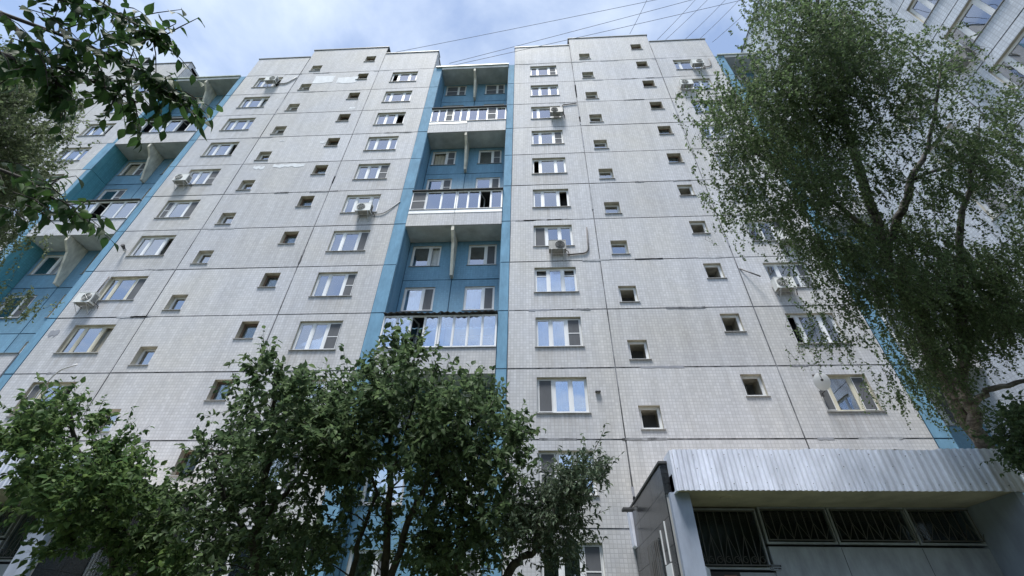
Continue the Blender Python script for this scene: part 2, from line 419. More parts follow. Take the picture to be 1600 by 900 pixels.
def panel(parent, x, z, w, h, holes=(), y=0.0, rz=0.0, jitter=True, name='wall_panel', **k):
    o = inst(name, panel_mesh(w, h, tuple(holes), **k), parent)
    j = (lambda s: random.uniform(-s, s)) if jitter else (lambda s: 0)
    if rz == 0: o.location = (x + j(0.004), y + j(0.007), z + j(0.005))
    else: o.location = (y + j(0.004), x, z)
    o.rotation_euler = (0, j(0.0006), rz)
    return o

# --- windows
WM = {}
def cached(key, fn):
    if key not in WM: WM[key] = fn()
    return WM[key]
def frame_mesh(w, h, parts, mat, y=0.11, t=0.055, fw=0.055, sash=0.045, mull=0.045):
    q = MB()
    q.box(0, w, y, y + t, 0, fw); q.box(0, w, y, y + t, h - fw, h)
    q.box(0, fw, y, y + t, fw, h - fw); q.box(w - fw, w, y, y + t, fw, h - fw)
    x = 0
    for i, p in enumerate(parts):
        x0, x1 = x * w, (x + p) * w
        if i: q.box(x0 - mull, x0 + mull, y - 0.003, y + t + 0.002, fw, h - fw)
        a = x0 + (mull if i else fw); b = x1 - (mull if i < len(parts) - 1 else fw)
        yy = y + 0.008
        q.box(a, a + sash, yy, yy + t, fw, h - fw); q.box(b - sash, b, yy, yy + t, fw, h - fw)
        q.box(a + sash, b - sash, yy, yy + t, fw, fw + sash); q.box(a + sash, b - sash, yy, yy + t, h - fw - sash, h - fw)
        x += p
    return q.mesh('window_frame', MT[mat])
def pane_mesh(w, h, mat):
    q = MB(); q.box(0, w, 0, 0.008, 0, h); return q.mesh('pane', MT[mat])
def net_mesh(w, h, bar):
    q = MB(); q.box(0, w, 0, 0.006, 0, h, 0)
    if bar: q.box(0, w, -0.01, 0.0, h * 0.46, h * 0.46 + 0.035, 1)
    fr = 0.022
    q.box(0, w, -0.012, -0.001, 0, fr, 1); q.box(0, w, -0.012, -0.001, h - fr, h, 1)
    q.box(0, fr, -0.012, -0.001, fr, h - fr, 1); q.box(w - fr, w, -0.012, -0.001, fr, h - fr, 1)
    return q.mesh('insect_screen', [MT['net'], MT['pvc']])
def curtain_mesh(w, h, mat, seed):
    rs = random.Random(seed); q = MB(); n = 22
    ph = rs.uniform(0, 6); fr_ = rs.uniform(9, 15)
    pts = [(w * i / n, 0.018 * math.sin(ph + fr_ * i / n * 6.28 / 2) + 0.010 * math.sin(2.3 * fr_ * i / n + ph)) for i in range(n + 1)]
    for i in range(n):
        (xa, ya), (xb, yb) = pts[i], pts[i + 1]
        q.quad((xa, ya, 0), (xb, yb, 0), (xb, yb, h), (xa, ya, h))
    return q.mesh('curtain', MT[mat], True)
def open_sash_mesh(w, h, mat):
    q = MB(); t = 0.05
    q.box(0, w, 0, t, 0, t); q.box(0, w, 0, t, h - t, h); q.box(0, t, 0, t, t, h - t); q.box(w - t, w, 0, t, t, h - t)
    return q.mesh('sash', MT[mat])
def sill_mesh(w, mat='sill', out=0.05):
    q = MB(); q.prism([(-out, -0.035), (-out, -0.012), (0.10, 0.012), (0.10, -0.004), (-out + 0.012, -0.035)], 0, -0.05, w + 0.05)
    return q.mesh('sill', MT[mat])

WRND = random.Random(31)
def window(parent, x, z, w, h, parts, kinds, frame='pvc', y=0.0, rz=0.0, rec=0.11, curtain=None, sill='sill', glass='glass'):
    key = ('f', round(w, 3), round(h, 3), parts, frame, rec)
    fr = inst('window', cached(key, lambda: frame_mesh(w, h, parts, frame, rec)), parent)
    fr.location = (x, y, z) if rz == 0 else (y, x, z)
    fr.rotation_euler = (0, 0, rz)
    xx = 0; fw = 0.055; sash = 0.045
    for i, (p, k) in enumerate(zip(parts, kinds)):
        a = xx * w + (0.045 if i else fw) + sash; b = (xx + p) * w - (0.045 if i < len(parts) - 1 else fw) - sash
        pw, ph = b - a, h - 2 * fw - 2 * sash
        z0 = fw + sash
        xx += p
        if k in 'gt':
            zz = ph * (0.72 if k == 't' else 1)
            pm = cached(('p', round(pw, 3), round(zz, 3), glass), lambda: pane_mesh(pw, zz, glass))
            o = inst('pane', pm, fr, (a, rec + 0.03, z0))
            o.rotation_euler = (WRND.uniform(-0.004, 0.004), 0, WRND.uniform(-0.004, 0.004))
            if k == 't':
                sm = cached(('bar', round(pw, 3), frame), lambda: pane_mesh(pw, 0.05, frame))
                inst('glazing_bar', sm, fr, (a, rec + 0.01, z0 + zz))
        elif k in 'nm':
            nm = cached(('n', round(pw + 0.06, 3), round(ph + 0.06, 3), k), lambda: net_mesh(pw + 0.06, ph + 0.06, k == 'n'))
            inst('insect_screen', nm, fr, (a - 0.03, rec - 0.012, z0 - 0.03))
            inst('pane', cached(('p', round(pw, 3), round(ph, 3), glass), lambda: pane_mesh(pw, ph, glass)), fr, (a, rec + 0.03, z0))
        elif k == 'o':
            sm = cached(('s', round(pw + 0.08, 3), round(ph + 0.08, 3), frame), lambda: open_sash_mesh(pw + 0.08, ph + 0.08, frame))
            o = inst('sash', sm, fr, (a - 0.04, rec + 0.07, z0 - 0.04)); o.rotation_euler = (0, 0, R(WRND.uniform(62, 84)))
            o2 = inst('pane', cached(('p', round(pw, 3), round(ph, 3), glass), lambda: pane_mesh(pw, ph, glass)), fr, (a, rec + 0.08, z0))
            o2.rotation_euler = o.rotation_euler
    if curtain is None: curtain = WRND.choice(['w', 'd', 'd', 'g', 'd', 'c', 'h', 'g'])
    cm = {'w': 'curtain', 'g': 'curtain_grey', 'c': 'curtain_warm', 'h': 'curtain'}.get(curtain)
    if cm:
        cw = (w - 0.06) * (0.5 if curtain == 'h' else 1.0)
        sd_ = WRND.randint(0, 4)
        cme = cached(('c', round(cw, 3), round(h, 3), cm, sd_), lambda: curtain_mesh(cw, h - 0.04, cm, sd_))
        inst('curtain', cme, fr, (0.03 + (WRND.choice([0, w - 0.06 - cw]) if curtain == 'h' else 0), rec + 0.17, 0.02))
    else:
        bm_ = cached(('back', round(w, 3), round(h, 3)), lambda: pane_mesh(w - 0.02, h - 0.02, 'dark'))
        inst('room_backing', bm_, fr, (0.01, 0.62, 0.01))  # flat dark sheet, its colour stands in for the room's shade
    if sill: inst('sill', cached(('sl', round(w, 3), sill), lambda: sill_mesh(w, sill)), fr, (0, 0, 0))
    return fr

def small_window(parent, x, z, style, side):
    """stairwell light set deep in its opening"""
    w, h = 0.78, 0.88
    fr = inst('window', cached(('sf', w, h, style), lambda: frame_mesh(w, h, (1.0,), 'pvc' if style != 'dark' else 'brown', 0.13 if style == 'open' else 0.22, fw=0.07 if style == 'open' else 0.055, sash=0.03)), parent, (x, 0, z))
    pw, ph = w - 0.17, h - 0.17
    if style == 'open':
        sm = cached(('sms',), lambda: open_sash_mesh(w - 0.1, h - 0.1, 'pvc'))
        o = inst('sash', sm, fr, (0.05, 0.22, 0.05)); o.rotation_euler = (0, 0, R(WRND.uniform(48, 66)))
        o2 = inst('pane', cached(('sp', 'glass'), lambda: pane_mesh(pw, ph, 'glass')), fr, (0.07, 0.25, 0.085)); o2.rotation_euler = o.rotation_euler
    else:
        g = 'glass' if style == 'lit' else 'glass_dark'
        o = inst('pane', cached(('sp', g), lambda: pane_mesh(pw, ph, g)), fr, (0.085, 0.25, 0.085))
        o.rotation_euler = (WRND.uniform(-.02, .02), 0, WRND.uniform(-.02, .02))
    if style == 'lit' and WRND.random() < .5:
        inst('curtain', cached(('sc',), lambda: pane_mesh(w, h, 'curtain_grey')), fr, (0, 0.45, 0))
    else:
        inst('room_backing', cached(('sb',), lambda: pane_mesh(w + 0.02, h + 0.02, 'curtain_grey')), fr, (-0.01, 0.9, -0.01))
    inst('sill', cached(('ssl',), lambda: sill_mesh(w)), fr, (0, 0, 0))
    return fr

WZ0, WH, WW = 0.98, 1.43, 1.90            # window bottom above lower joint, height, width
P3 = [(0.27, 0.43, 0.30), (0.24, 0.46, 0.30), (0.30, 0.42, 0.28), (0.33, 0.34, 0.33)]

def wing(dx, col_l, col_r, sw_left, sw_right, raised=True, wstyle=0):
    E0, A0, B0, R0 = EX + dx, AX + dx, BX + dx, RX + dx
    for k in range(-1, 12):
        z = jz(k + 1) if k >= 0 else jz(0)
        h = H if k >= 0 else 2.75
        for c, (x0, x1) in enumerate(((E0, A0), (A0, B0), (B0, R0))):
            w = x1 - x0
            holes = []
            if c != 1 and k >= 0:
                a = (w - WW) / 2; holes = [(a, a + WW, WZ0, WZ0 + WH)]
            if c == 1:
                if k <= sw_left: holes.append((0.62, 1.40, 0.36, 1.24) if k >= 0 else (0.62, 1.40, 0.40, 1.28))
                if k <= sw_right: holes.append((w - 1.47, w - 0.69, 1.58, 2.46))
            if c == 1 and k == -1:
                h_ = 3.9
            else: h_ = h
            panel(b1, x0, z, w, h_, holes, lintel=(c != 1), tile='tile_win' if holes and c != 1 else 'tile', depth=0.9 if c == 1 else 0.3)
            if c != 1 and k >= 0:
                kinds = (col_l if c == 0 else col_r)[k]
                fr = 'pvc'
                cu = None
                if len(kinds) > 3: fr = {'W': 'wood', 'B': 'brown'}.get(kinds[3], 'pvc'); cu = kinds[4] if len(kinds) > 4 else None
                window(b1, x0 + (w - WW) / 2, z + WZ0, WW, WH, WRND.choice(P3), kinds[:3], fr, curtain=cu)
    for k in range(-1, 12):
        z = jz(k + 1) if k >= 0 else jz(0)
        if k <= sw_left:
            st = ('lit' if k > 1 else 'lit') if wstyle == 0 else ('lit' if k < 7 else 'open')
            small_window(b1, A0 + 0.62, z + (0.36 if k >= 0 else 0.40), st, 0)
        if k <= sw_right:
            st = 'dark' if wstyle == 0 else ('dark' if k < 5 else 'open')
            small_window(b1, B0 - 1.47, z + 1.58, st, 1)
    # body behind the panels, roof and parapet caps
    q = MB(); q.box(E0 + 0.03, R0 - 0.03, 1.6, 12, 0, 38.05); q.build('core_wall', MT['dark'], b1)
    for s, x in ((1, E0), (-1, R0)):
        q = MB()
        for k in range(-1, 12):
            z0, z1 = (jz(k + 1), jz(k)) if k >= 0 else (jz(0), jz(0) + 2.75)
            q.box(min(x, x + s * 0.28), max(x, x + s * 0.28), 0.02, 12, z0 + 0.01, z1 - 0.01, 0)
        q.build('return_wall', [MT['tile']], b1)
    q = MB(); q.box(A0 - 0.02, B0 + 0.02, 0.31, 8, 38.0, 39.15); q.build('roof_house', MT['concrete'], b1)
    for (x0, x1, z) in ((E0 - 0.04, A0 - 0.02, 38.11), (A0 - 0.06, B0 + 0.06, 39.26), (B0 + 0.02, R0 + 0.04, 38.11)):
        q = MB(); q.box(x0, x1, -0.05, 0.5, z, z + 0.09); q.build('parapet_cap', MT['flash'], b1)
    q = MB(); q.box(E0, R0, 0.3, 12, 37.6, 37.9); q.build('roof', MT['roofing'], b1)

RW_L = ["ggn", "ggg", "ggm", "ggn", "ogg", "ggo", "mgg", "tgt", "ggn", "mgg", "ngg", "ggn"]
RW_R = ["ggg", "ogg", "ggg", "ggg", "ggn", "ggg", "ggn", "ggnPd", "oggPd", "mgmWd", "ggg", "ggg"]
LW_R = ["ogg", "gggPd", "ggoPd", "gggPd", "ggnPd", "ggg", "ggmPw", "ggnPg", "ggnPw", "gggPw", "ggn", "ggg"]
LW_L = ["ggo", "ggo", "gggPd", "ggoPd", "ggnPd", "ngm", "ggoPd", "ggmWd", "ggoWc", "ngoWd", "ggg", "ggg"]
wing(0.0, RW_L, RW_R, 9, 9, wstyle=1)
wing(SHIFT, LW_L, LW_R, 9, 10, wstyle=0)
wing(2 * SHIFT + 0.35, RW_L, LW_R, 9, 10, wstyle=0)

# --- recessed bays with balconies
def balcony(x0, x1, zb, ztop, style, fr_mat='pvc', panes=3, open_i=-1, net_i=-1, band=False, roof='flat'):
    """one half balcony: parapet and slab, glazing on top"""
    q = MB()
    q.box(x0 + 0.006, x1 - 0.006, -0.05, 0.03, zb, zb + 1.16, 0)
    bal = q.build('balcony', MT['tile'], b1)
    q = MB(); q.box(x0 + 0.004, x1 - 0.004, 0.032, 1.19, zb + 0.02, zb + 0.20); q.build('floor_slab', MT['soffit'], bal)
    q = MB(); q.box(x0, x1, -0.09, 0.06, zb + 1.163, zb + 1.195); q.build('coping', MT['flash'], bal)
    if band:
        q = MB(); q.box(x0 + 0.01, x1 - 0.01, -0.068, -0.052, zb + 0.90, zb + 1.15); q.build('apron', MT['pvc'], bal)
    if style == 'open':
        return bal
    g0 = zb + 1.20; w = x1 - x0 - 0.02; h = ztop - g0
    parts = tuple([1.0 / panes] * panes)
    fm = frame_mesh(w, h, parts, fr_mat, -0.04, 0.06, 0.05, 0.024, 0.026)
    fo = inst('balcony_window', fm, bal, (x0 + 0.01, 0, g0))
    fw, sash = 0.05, 0.024
    for i in range(panes):
        a = i * w / panes + (0.026 if i else fw) + sash; b = (i + 1) * w / panes - (0.026 if i < panes - 1 else fw) - sash
        pw, ph = b - a, h - 2 * fw - 2 * sash
        if i == open_i:
            o = inst('sash', open_sash_mesh(pw + 0.07, ph + 0.07, fr_mat), bal, (x0 + 0.01 + a - 0.03, 0.03, g0 + fw + sash - 0.03))
            o.rotation_euler = (0, 0, R(70)); continue
        if i == net_i:
            inst('insect_screen', net_mesh(pw + 0.05, ph + 0.05, True), bal, (x0 + 0.01 + a - 0.025, -0.055, g0 + fw + sash - 0.025))
        o = inst('pane', pane_mesh(pw, ph, 'glass'), bal, (x0 + 0.01 + a, -0.01, g0 + fw + sash))
        o.rotation_euler = (WRND.uniform(-0.006, 0.006), 0, WRND.uniform(-0.008, 0.008))
    if WRND.random() < 0.4:
        i = WRND.randrange(panes)
        inst('curtain', curtain_mesh(w / panes, h, 'curtain', i), bal, (x0 + i * w / panes, 0.14, g0))
    q = MB()
    if roof == 'flat':
        q.box(x0 - 0.03, x1 + 0.02, -0.16, 1.18, ztop + 0.004, ztop + 0.05)
    else:
        n = 46; amp = 0.028
        for i in range(n):
            xa, xb = x0 + (x1 - x0) * i / n, x0 + (x1 - x0) * (i + 1) / n
            za = ztop + 0.04 + amp * math.sin(i * 1.25) + 0.03 * math.sin(i * 0.13 + x0); zb2 = ztop + 0.04 + amp * math.sin((i + 1) * 1.25) + 0.03 * math.sin((i + 1) * 0.13 + x0)
            q.quad((xa, -0.22, za), (xb, -0.22, zb2), (xb, 1.18, zb2 + 0.12), (xa, 1.18, za + 0.12))
            q.quad((xa, -0.22, za - 0.012), (xb, -0.22, zb2 - 0.012), (xb, -0.22, zb2), (xa, -0.22, za))
    q.build('balcony_roof', MT['roofing'], bal)
    return bal

def fin(xc, z0, z1):
    q = MB()
    q.prism([(-0.02, z1), (1.19, z1), (1.19, z0 + 0.02), (0.92, z0 + 0.02), (0.90, z0 + 0.18), (0.42, z1 - 0.80), (-0.02, z1 - 0.34)], 0, xc - 0.07, xc + 0.07, 0)
    q.build('fin_wall', MT['fin'], b1)

def bay(dx, wk, specs, half=False, side='teal_tile'):
    xl, xr = -6.50 + dx, -1.58 + dx
    xo0, xo1 = -7.15 + dx, -1.12 + dx
    xm = -4.05 + dx
    if half: xr = xl + 2.5; xm = xr; xo1 = xl + 2.5
    for k in range(12):
        z = jz(k + 1)
        cells = ((xl, xm, -6.30 + dx, 1.5), (xm, xr, -3.35 + dx, 1.45)) if not half else ((xl, xr, xl + 0.35, 1.5),)
        for c, (x0, x1, wx, ww) in enumerate(cells):
            panel(b1, x0, z, x1 - x0, H, [(wx - x0, wx - x0 + ww, 0.93, 2.35)], y=1.2, tile='blue_tile', seal='seal_blue', lintel=False, depth=0.2)
            window(b1, wx, z + 0.93, ww, 1.42, (0.62, 0.38), wk[k][c % 2], y=1.2, rec=0.06, curtain=WRND.choice(['w', 'g', 'd', 'd', 'c']))
        panel(b1, xo0, z, xl - xo0, H, y=0.0, tile='blue', seal='seal_blue', name='pilaster')
        if not half: panel(b1, xr, z, xo1 - xr, H, y=0.0, tile='blue', seal='seal_blue', name='pilaster')
        q = MB(); q.box(xl - 0.14, xl, 0.305, 1.199, z + 0.012, z + H - 0.012)
        q.build('side_wall', MT[side], b1)
        if not half:
            q = MB(); q.box(xr, xr + 0.14, 0.305, 1.199, z + 0.012, z + H - 0.012); q.build('side_wall', MT['blue_tile'], b1)
        for xa in ((xl - 0.02,) if half else (xl - 0.02, xr)):      # cheeks that close the pilaster backs
            q = MB(); q.box(xa, xa + 0.02, 0.02, 0.305, z + 0.012, z + H - 0.012)
            q.build('pilaster_cheek', MT['teal' if side == 'teal_tile' else 'blue'], b1)
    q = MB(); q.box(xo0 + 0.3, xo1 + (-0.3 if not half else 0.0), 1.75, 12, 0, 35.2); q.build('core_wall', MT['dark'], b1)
    # roof canopy
    q = MB(); q.box(xl + 0.003, xr - 0.003, -0.04, 1.6, 35.02, 35.30); q.build('canopy_slab', MT['soffit'], b1)
    q = MB(); q.box(xl - 0.45, xr - (0 if half else -0.03), -0.12, 1.8, 35.302, 35.42); q.build('roof_lip', MT['flash_pale'], b1)
    if not half:
        for k in (0, 3, 6, 9):
            fin(xm, jz(k + 1) + 0.05, jz(k) - (0.345 if k == 0 else 0.225))
    for k, hs in specs.items():
        zb = jz(k + 1) - 0.22
        if half: balcony(xl, xr, zb, jz(k) - 0.2, *hs[0][:1], **hs[0][1])
        else:
            balcony(xl, xm, zb, jz(k) - hs[2], *hs[0][:1], **hs[0][1]); balcony(xm, xr, zb, jz(k) - hs[2], *hs[1][:1], **hs[1][1])

WKC = [("nn", "nn"), ("gn", "gn"), ("gn", "gn"), ("on", "gn"), ("gn", "gm"), ("gn", "gn"), ("go", "gm"), ("gm", "gm"), ("gn", "gn"), ("gn", "gn"), ("gg", "gg"), ("gn", "gm")]
bay(0.0, WKC, {2: (('glazed', dict(panes=5, band=True, net_i=2)), ('glazed', dict(panes=4, net_i=2)), 0.32),
               5: (('glazed', dict(panes=3, band=True, net_i=0)), ('glazed', dict(panes=4, open_i=2, band=True)), 0.36),
               8: (('glazed', dict(panes=4, open_i=2, roof='wavy')), ('glazed', dict(panes=4, roof='wavy')), 0.20)}, side='blue_tile')
bay(SHIFT + 0.0, WKC, {2: (('glazed', dict(panes=3, open_i=1)), ('glazed', dict(panes=3, open_i=1)), 0.34),
               5: (('glazed', dict(panes=3)), ('glazed', dict(panes=3, open_i=0)), 0.36),
               8: (('open', {}), ('open', {}), 0.2)})
bay(13.35 + 7.15, WKC, {2: (('glazed', dict(panes=3)),), 5: (('glazed', dict(panes=3)),), 8: (('glazed', dict(panes=3)),)}, half=True, side='blue_tile')

# repairs on the panels
for (x0, x1, z0, z1, mt) in ((-16.0, -14.5, 33.75, 34.95, 'patch'), (-14.2, -12.7, 33.6, 34.6, 'patch'), (-16.6, -15.9, 23.55, 23.95, 'patch'),
                             (-15.4, -13.5, 23.65, 24.08, 'patch'), (-13.2, -12.8, 26.0, 26.35, 'patch'), (-15.9, -15.6, 26.4, 26.6, 'patch'), (-21.4, -20.95, 11.9, 12.35, 'patch_dark'),
                             (-12.3, -11.9, 30.0, 30.3, 'patch')):
    q = MB(); rs = random.Random(int(x0 * 10)); n = 9
    xs = [x0 + (x1 - x0) * i / (n - 1) for i in range(n)]
    top = [(x, z1 - rs.uniform(0, 0.14)) for x in xs]; bot = [(x, z0 + rs.uniform(0, 0.18)) for x in xs]
    q.prism(bot + top[::-1], 1, -0.0065, 0.003); q.build('repair_patch', MT[mt], b1)

# smeared sealant along the joints
def smears():
    rs = random.Random(99)
    for i in range(70):
        dx = rs.choice([0.0, 0.0, SHIFT]); k = rs.randint(0, 10); mt = rs.choice(['seal', 'patch_dark', 'seal', 'smear'])
        if rs.random() < 0.7:
            L_ = rs.uniform(0.4, 1.8); x0 = rs.uniform(EX + 0.2, RX - 2.1) + dx; zc = jz(k); n = 8
            top = [(x0 + L_ * j / n, zc + rs.uniform(0.028, 0.055)) for j in range(n + 1)]; bot = [(x0 + L_ * j / n, zc - rs.uniform(0.028, 0.06)) for j in range(n + 1)]
        else:
            L_ = rs.uniform(0.5, 1.8); z0 = jz(k + 1) + rs.uniform(0.1, 0.8); xc = rs.choice([AX, BX]) + dx; n = 8
            bot = [(xc - rs.uniform(0.028, 0.05), z0 + L_ * j / n) for j in range(n + 1)]; top = [(xc + rs.uniform(0.028, 0.05), z0 + L_ * j / n) for j in range(n + 1)]
        q = MB(); q.prism(bot + top[::-1], 1, -0.0125, 0.004); q.build('sealant_smear', MT[mt], b1)
smears()

# --- wing at right angles (its face looks left)
X2 = 16.5
def right_wing():
    ys = [1.2, -2.35, -6.0, -10.0, -14.0]
    cols = {1: (1.40, 1.35), 2: (1.05, 1.90), 3: (1.05, 1.90)}
    for k in range(-1, 12):
        z, h = (jz(k + 1), H) if k >= 0 else (jz(0), 2.75)
        for c in range(4):
            y0, y1 = ys[c], ys[c + 1]; w = y0 - y1
            holes = []
            if c in cols and k >= 0:
                a, ww = cols[c]; holes = [(a, a + ww, 0.92, 2.33)]
                window(b2, y0 - a, z + 0.92, ww, 1.41, (0.28, 0.44, 0.28) if ww > 1.5 else (0.5, 0.5), 'ggg', y=X2, rz=-math.pi / 2, curtain='d' if k > 5 else 'w')
            o = inst('wall_panel', panel_mesh(w, h, tuple(holes), tile='tile_right'), b2)
            o.location = (X2 + random.uniform(-.004, .004), y0, z); o.rotation_euler = (0, 0, -math.pi / 2)
    q = MB(); q.box(X2 + 0.9, 30, -14, 1.1, 0, 38.0); q.build('core_wall', MT['dark'], b2)
    q = MB(); q.box(X2 - 0.06, X2 + 0.5, -14, 1.3, 38.11, 38.2); q.build('parapet_cap', MT['flash'], b2)
    q = MB(); q.box(X2 + 0.3, 30, -14, 1.2, 37.6, 37.9); q.build('roof', MT['roofing'], b2)
    q = MB(); q.box(X2 - 0.10, X2 - 0.012, 1.06, 1.185, 0, 35.0); q.build('corner_trim', MT['pvc'], b2)
right_wing()

# ------------------------------------------------------------------ entrance porches
def porch(mirror, label, sign):
    mk = lambda: MB(mirror)
    XM = (lambda x: x) if mirror is None else (lambda x: mirror - x)
    root = empty('entrance_porch', (XM(6.7), -3.4, 0)); tag(root, label, 'porch', 'entrance porches of the block')
    root.location = (0, 0, 0)
    q = mk(); q.box(3.06, 10.35, -4.86, -0.02, 4.42, 4.78); q.build('roof_slab', MT['beige'], root)
    q = mk(); q.box(3.02, 10.30, -3.9, -0.02, 0, 1.72); q.build('platform', MT['concrete'], root)
    # corrugated fascia, sheet by sheet
    rs = random.Random(5)
    x = 3.12; n = 0
    edges = [3.12, 4.2, 5.15, 6.1, 7.1, 8.1, 9.05, 9.92, 10.42]
    for i in range(len(edges) - 1):
        a, b = edges[i] - (0.03 if i else 0), edges[i + 1]
        m = int((b - a) / 0.0125)
        q = mk(); dy = 0.006 * (i % 2) + rs.uniform(0, 0.004); zt = 5.27 + rs.uniform(-0.015, 0.02); zb = 4.385 + rs.uniform(-0.008, 0.008)
        prev = None
        for j in range(m + 1):
            xx = a + (b - a) * j / m
            t_ = (xx / 0.115) % 1.0
            per = 0.115 if xx < 7.5 else 0.155
            yy = -5.0 - dy + 0.020 * math.tanh(2.2 * math.sin(2 * math.pi * xx / per)) / 0.98
            if prev:
                q.quad((prev[0], prev[1], zb), (xx, yy, zb), (xx, yy - 0.02, zt), (prev[0], prev[1] - 0.02, zt))
            prev = (xx, yy)
        o = q.build('corrugated_sheet', MT['sheet' if i < 7 else 'sheet_grey'], root, smooth=True)
    q = mk(); q.box(3.06, 3.11, -5.01, -4.4, 4.38, 5.27); q.build('fascia_return', MT['sheet'], root)
    q = mk(); q.box(10.40, 10.44, -5.01, -2.6, 4.40, 5.26); q.build('fascia_return', MT['sheet_grey'], root)
    q = mk(); q.box(3.12, 10.38, -4.965, -4.93, 4.41, 5.2); q.build('fascia_rail', MT['iron'], root)
    q = mk()
    for i in range(60):
        xx = 3.2 + (i % 20) * 0.36 + rs.uniform(-0.05, 0.05); zz = (4.52, 4.86, 5.14)[i // 20] + rs.uniform(-0.03, 0.03)
        q.disc((xx, -5.035, zz), 1, rs.uniform(0.006, 0.011), 0.010, 6)
    q.build('screw_heads', MT['roofing'], root)['kind'] = 'stuff'
    # bits lying along the top edge
    for i in range(26):
        q = mk(); xx = rs.choice([rs.uniform(3.3, 10.2), rs.uniform(7.5, 8.3), rs.uniform(3.3, 6.2)]); s = rs.uniform(0.02, 0.06)
        q.box(xx, xx + s * 2, -4.97, -4.9, 5.22, 5.255 + s * 0.7); q.build('debris', MT['rubble'], root)
    # granite clad side wall
    q = mk(); q.box(2.92, 3.055, -4.58, -0.02, 0, 5.08); q.build('side_wall', MT['concrete'], root)
    tm = None
    ny, nz = 7, 9
    for iy in range(ny):
        for iz in range(nz):
            y0 = -4.58 + iy * (4.56 / ny); z0 = 0.05 + iz * (5.03 / nz)
            q = mk(); d = rs.uniform(0, 0.003)
            q.box(2.895 - d, 2.919, y0 + 0.004, y0 + 4.56 / ny - 0.004, z0 + 0.004, z0 + 5.03 / nz - 0.004)
            q.build('granite_tile', MT['granite'], root)
    for iz in range(3):
        q = mk(); q.box(2.90, 3.055, -4.605, -4.585, 4.42 + iz * 0.22, 4.635 + iz * 0.22); q.build('granite_tile', MT['granite'], root)
    q = mk(); q.box(2.86, 3.09, -4.64, -0.02, 5.085, 5.14); q.build('coping', MT['roofing'], root)
    q = mk(); q.box(2.965, 3.40, -4.74, -4.40, 0, 4.415); q.build('column', MT['porch_paint'], root)
    # white strips and plates on the side wall
    for (y0, y1, z0, z1) in () if mirror is not None else ((-3.62, -3.56, 3.15, 3.85), (-4.12, -4.06, 3.15, 3.95), (-3.66, -3.58, 2.2, 2.78)):
        q = mk(); q.box(2.872, 2.893, y0, y1, z0, z1); q.build('trim_strip', MT['pvc'], root)
    if mirror is None:
        q = mk(); q.box(2.868, 2.893, -4.12, -3.60, 2.82, 3.12); q.build('notice_plate', MT['pvc'], root)
    # barred light in the side wall
    q = mk(); q.box(2.880, 2.893, -3.3, -2.0, 2.2, 3.75); gw = q.build('side_window', MT['glass_dark'], root)
    for i in range(7):
        q = mk(); y = -3.25 + i * 0.2; q.tube([(2.85, y, 2.2), (2.85, y, 3.75)], 0.014, 5); q.build('bar', MT['iron'], gw)
    # pale flashing where the side wall meets the house
    q = mk(); q.prism([(2.82, 4.05), (2.89, 4.0), (2.89, 4.98), (2.78, 4.98)], 1, -0.42, -0.012); q.build('flashing_box', MT['sheet'], root)
    q = mk(); q.box(2.77, 2.84, -0.30, -0.1, 4.99, 5.06); q.build('flashing_cap', MT['roofing'], root)
    # glazed and barred front, set back under the roof
    yg = -3.4
    q = mk(); q.box(5.36, 10.36, yg - 0.03, yg + 0.1, 1.72, 3.56); q.build('front_panel', MT['porch_panel'], root)
    for x0 in (7.0, 8.8):
        q = mk(); q.box(x0 - 0.006, x0 + 0.006, yg - 0.036, yg - 0.031, 1.72, 3.55); q.build('panel_seam', MT['seal'], root)
    q = mk(); q.box(3.42, 5.36, yg + 0.0, yg + 0.1, 2.0, 3.04); q.build('door_panel', MT['porch_panel'], root)
    q = mk(); q.box(10.27, 10.42, -4.85, -0.02, 1.5, 4.415); q.build('end_wall', MT['porch_paint'], root)
    for (x0, x1, z0, z1, n, scroll) in ((3.66, 5.24, 3.14, 4.34, 8, True), (5.40, 6.92, 3.66, 4.38, 8, False), (7.04, 8.74, 3.66, 4.38, 9, False), (8.86, 10.22, 3.66, 4.38, 7, False)):
        q = mk(); f = 0.045
        q.box(x0 - f, x1 + f, yg - 0.04, yg + 0.06, z0 - f, z0); q.box(x0 - f, x1 + f, yg - 0.04, yg + 0.06, z1, z1 + f * 0.8)
        q.box(x0 - f, x0, yg - 0.04, yg + 0.06, z0, z1); q.box(x1, x1 + f, yg - 0.04, yg + 0.06, z0, z1)
        fr = q.build('front_window', MT['porch_panel'], root)
        q = mk(); q.box(x0, x1, yg + 0.01, yg + 0.02, z0, z1); q.build('pane', MT['glass_dark'], fr)
        yb = yg - 0.09; st = (x1 - x0) / n
        q = mk()
        q.box(x0, x1, yb - 0.012, yb + 0.012, z0 + 0.02, z0 + 0.045); q.box(x0, x1, yb - 0.012, yb + 0.012, z1 - 0.045, z1 - 0.02)
        for i in range(n + 1):
            q.tube([(x0 + 0.02 + i * (x1 - x0 - 0.04) / n, yb, z0 + 0.03), (x0 + 0.02 + i * (x1 - x0 - 0.04) / n, yb, z1 - 0.03)], 0.010, 5)
        for i in range(0, n, 2):
            xc = x0 + 0.02 + (i + 1) * (x1 - x0 - 0.04) / n
            for s in (-1, 1):
                q.tube([(xc, yb - 0.012, z0 + 0.05), (xc + s * st * 1.0, yb - 0.012, z0 + (z1 - z0) * 0.55)], 0.007, 4)
        if scroll:
            for i in range(n):
                xc = x0 + 0.02 + (i + 0.5) * (x1 - x0 - 0.04) / n
                pts = [(xc + 0.075 * (1 - 0.05 * t) * math.cos(t * 0.55 + 1.2), yb - 0.014, z0 + 0.13 + 0.075 * (1 - 0.05 * t) * math.sin(t * 0.55 + 1.2)) for t in range(13)]
                q.tube(pts, 0.009, 4)
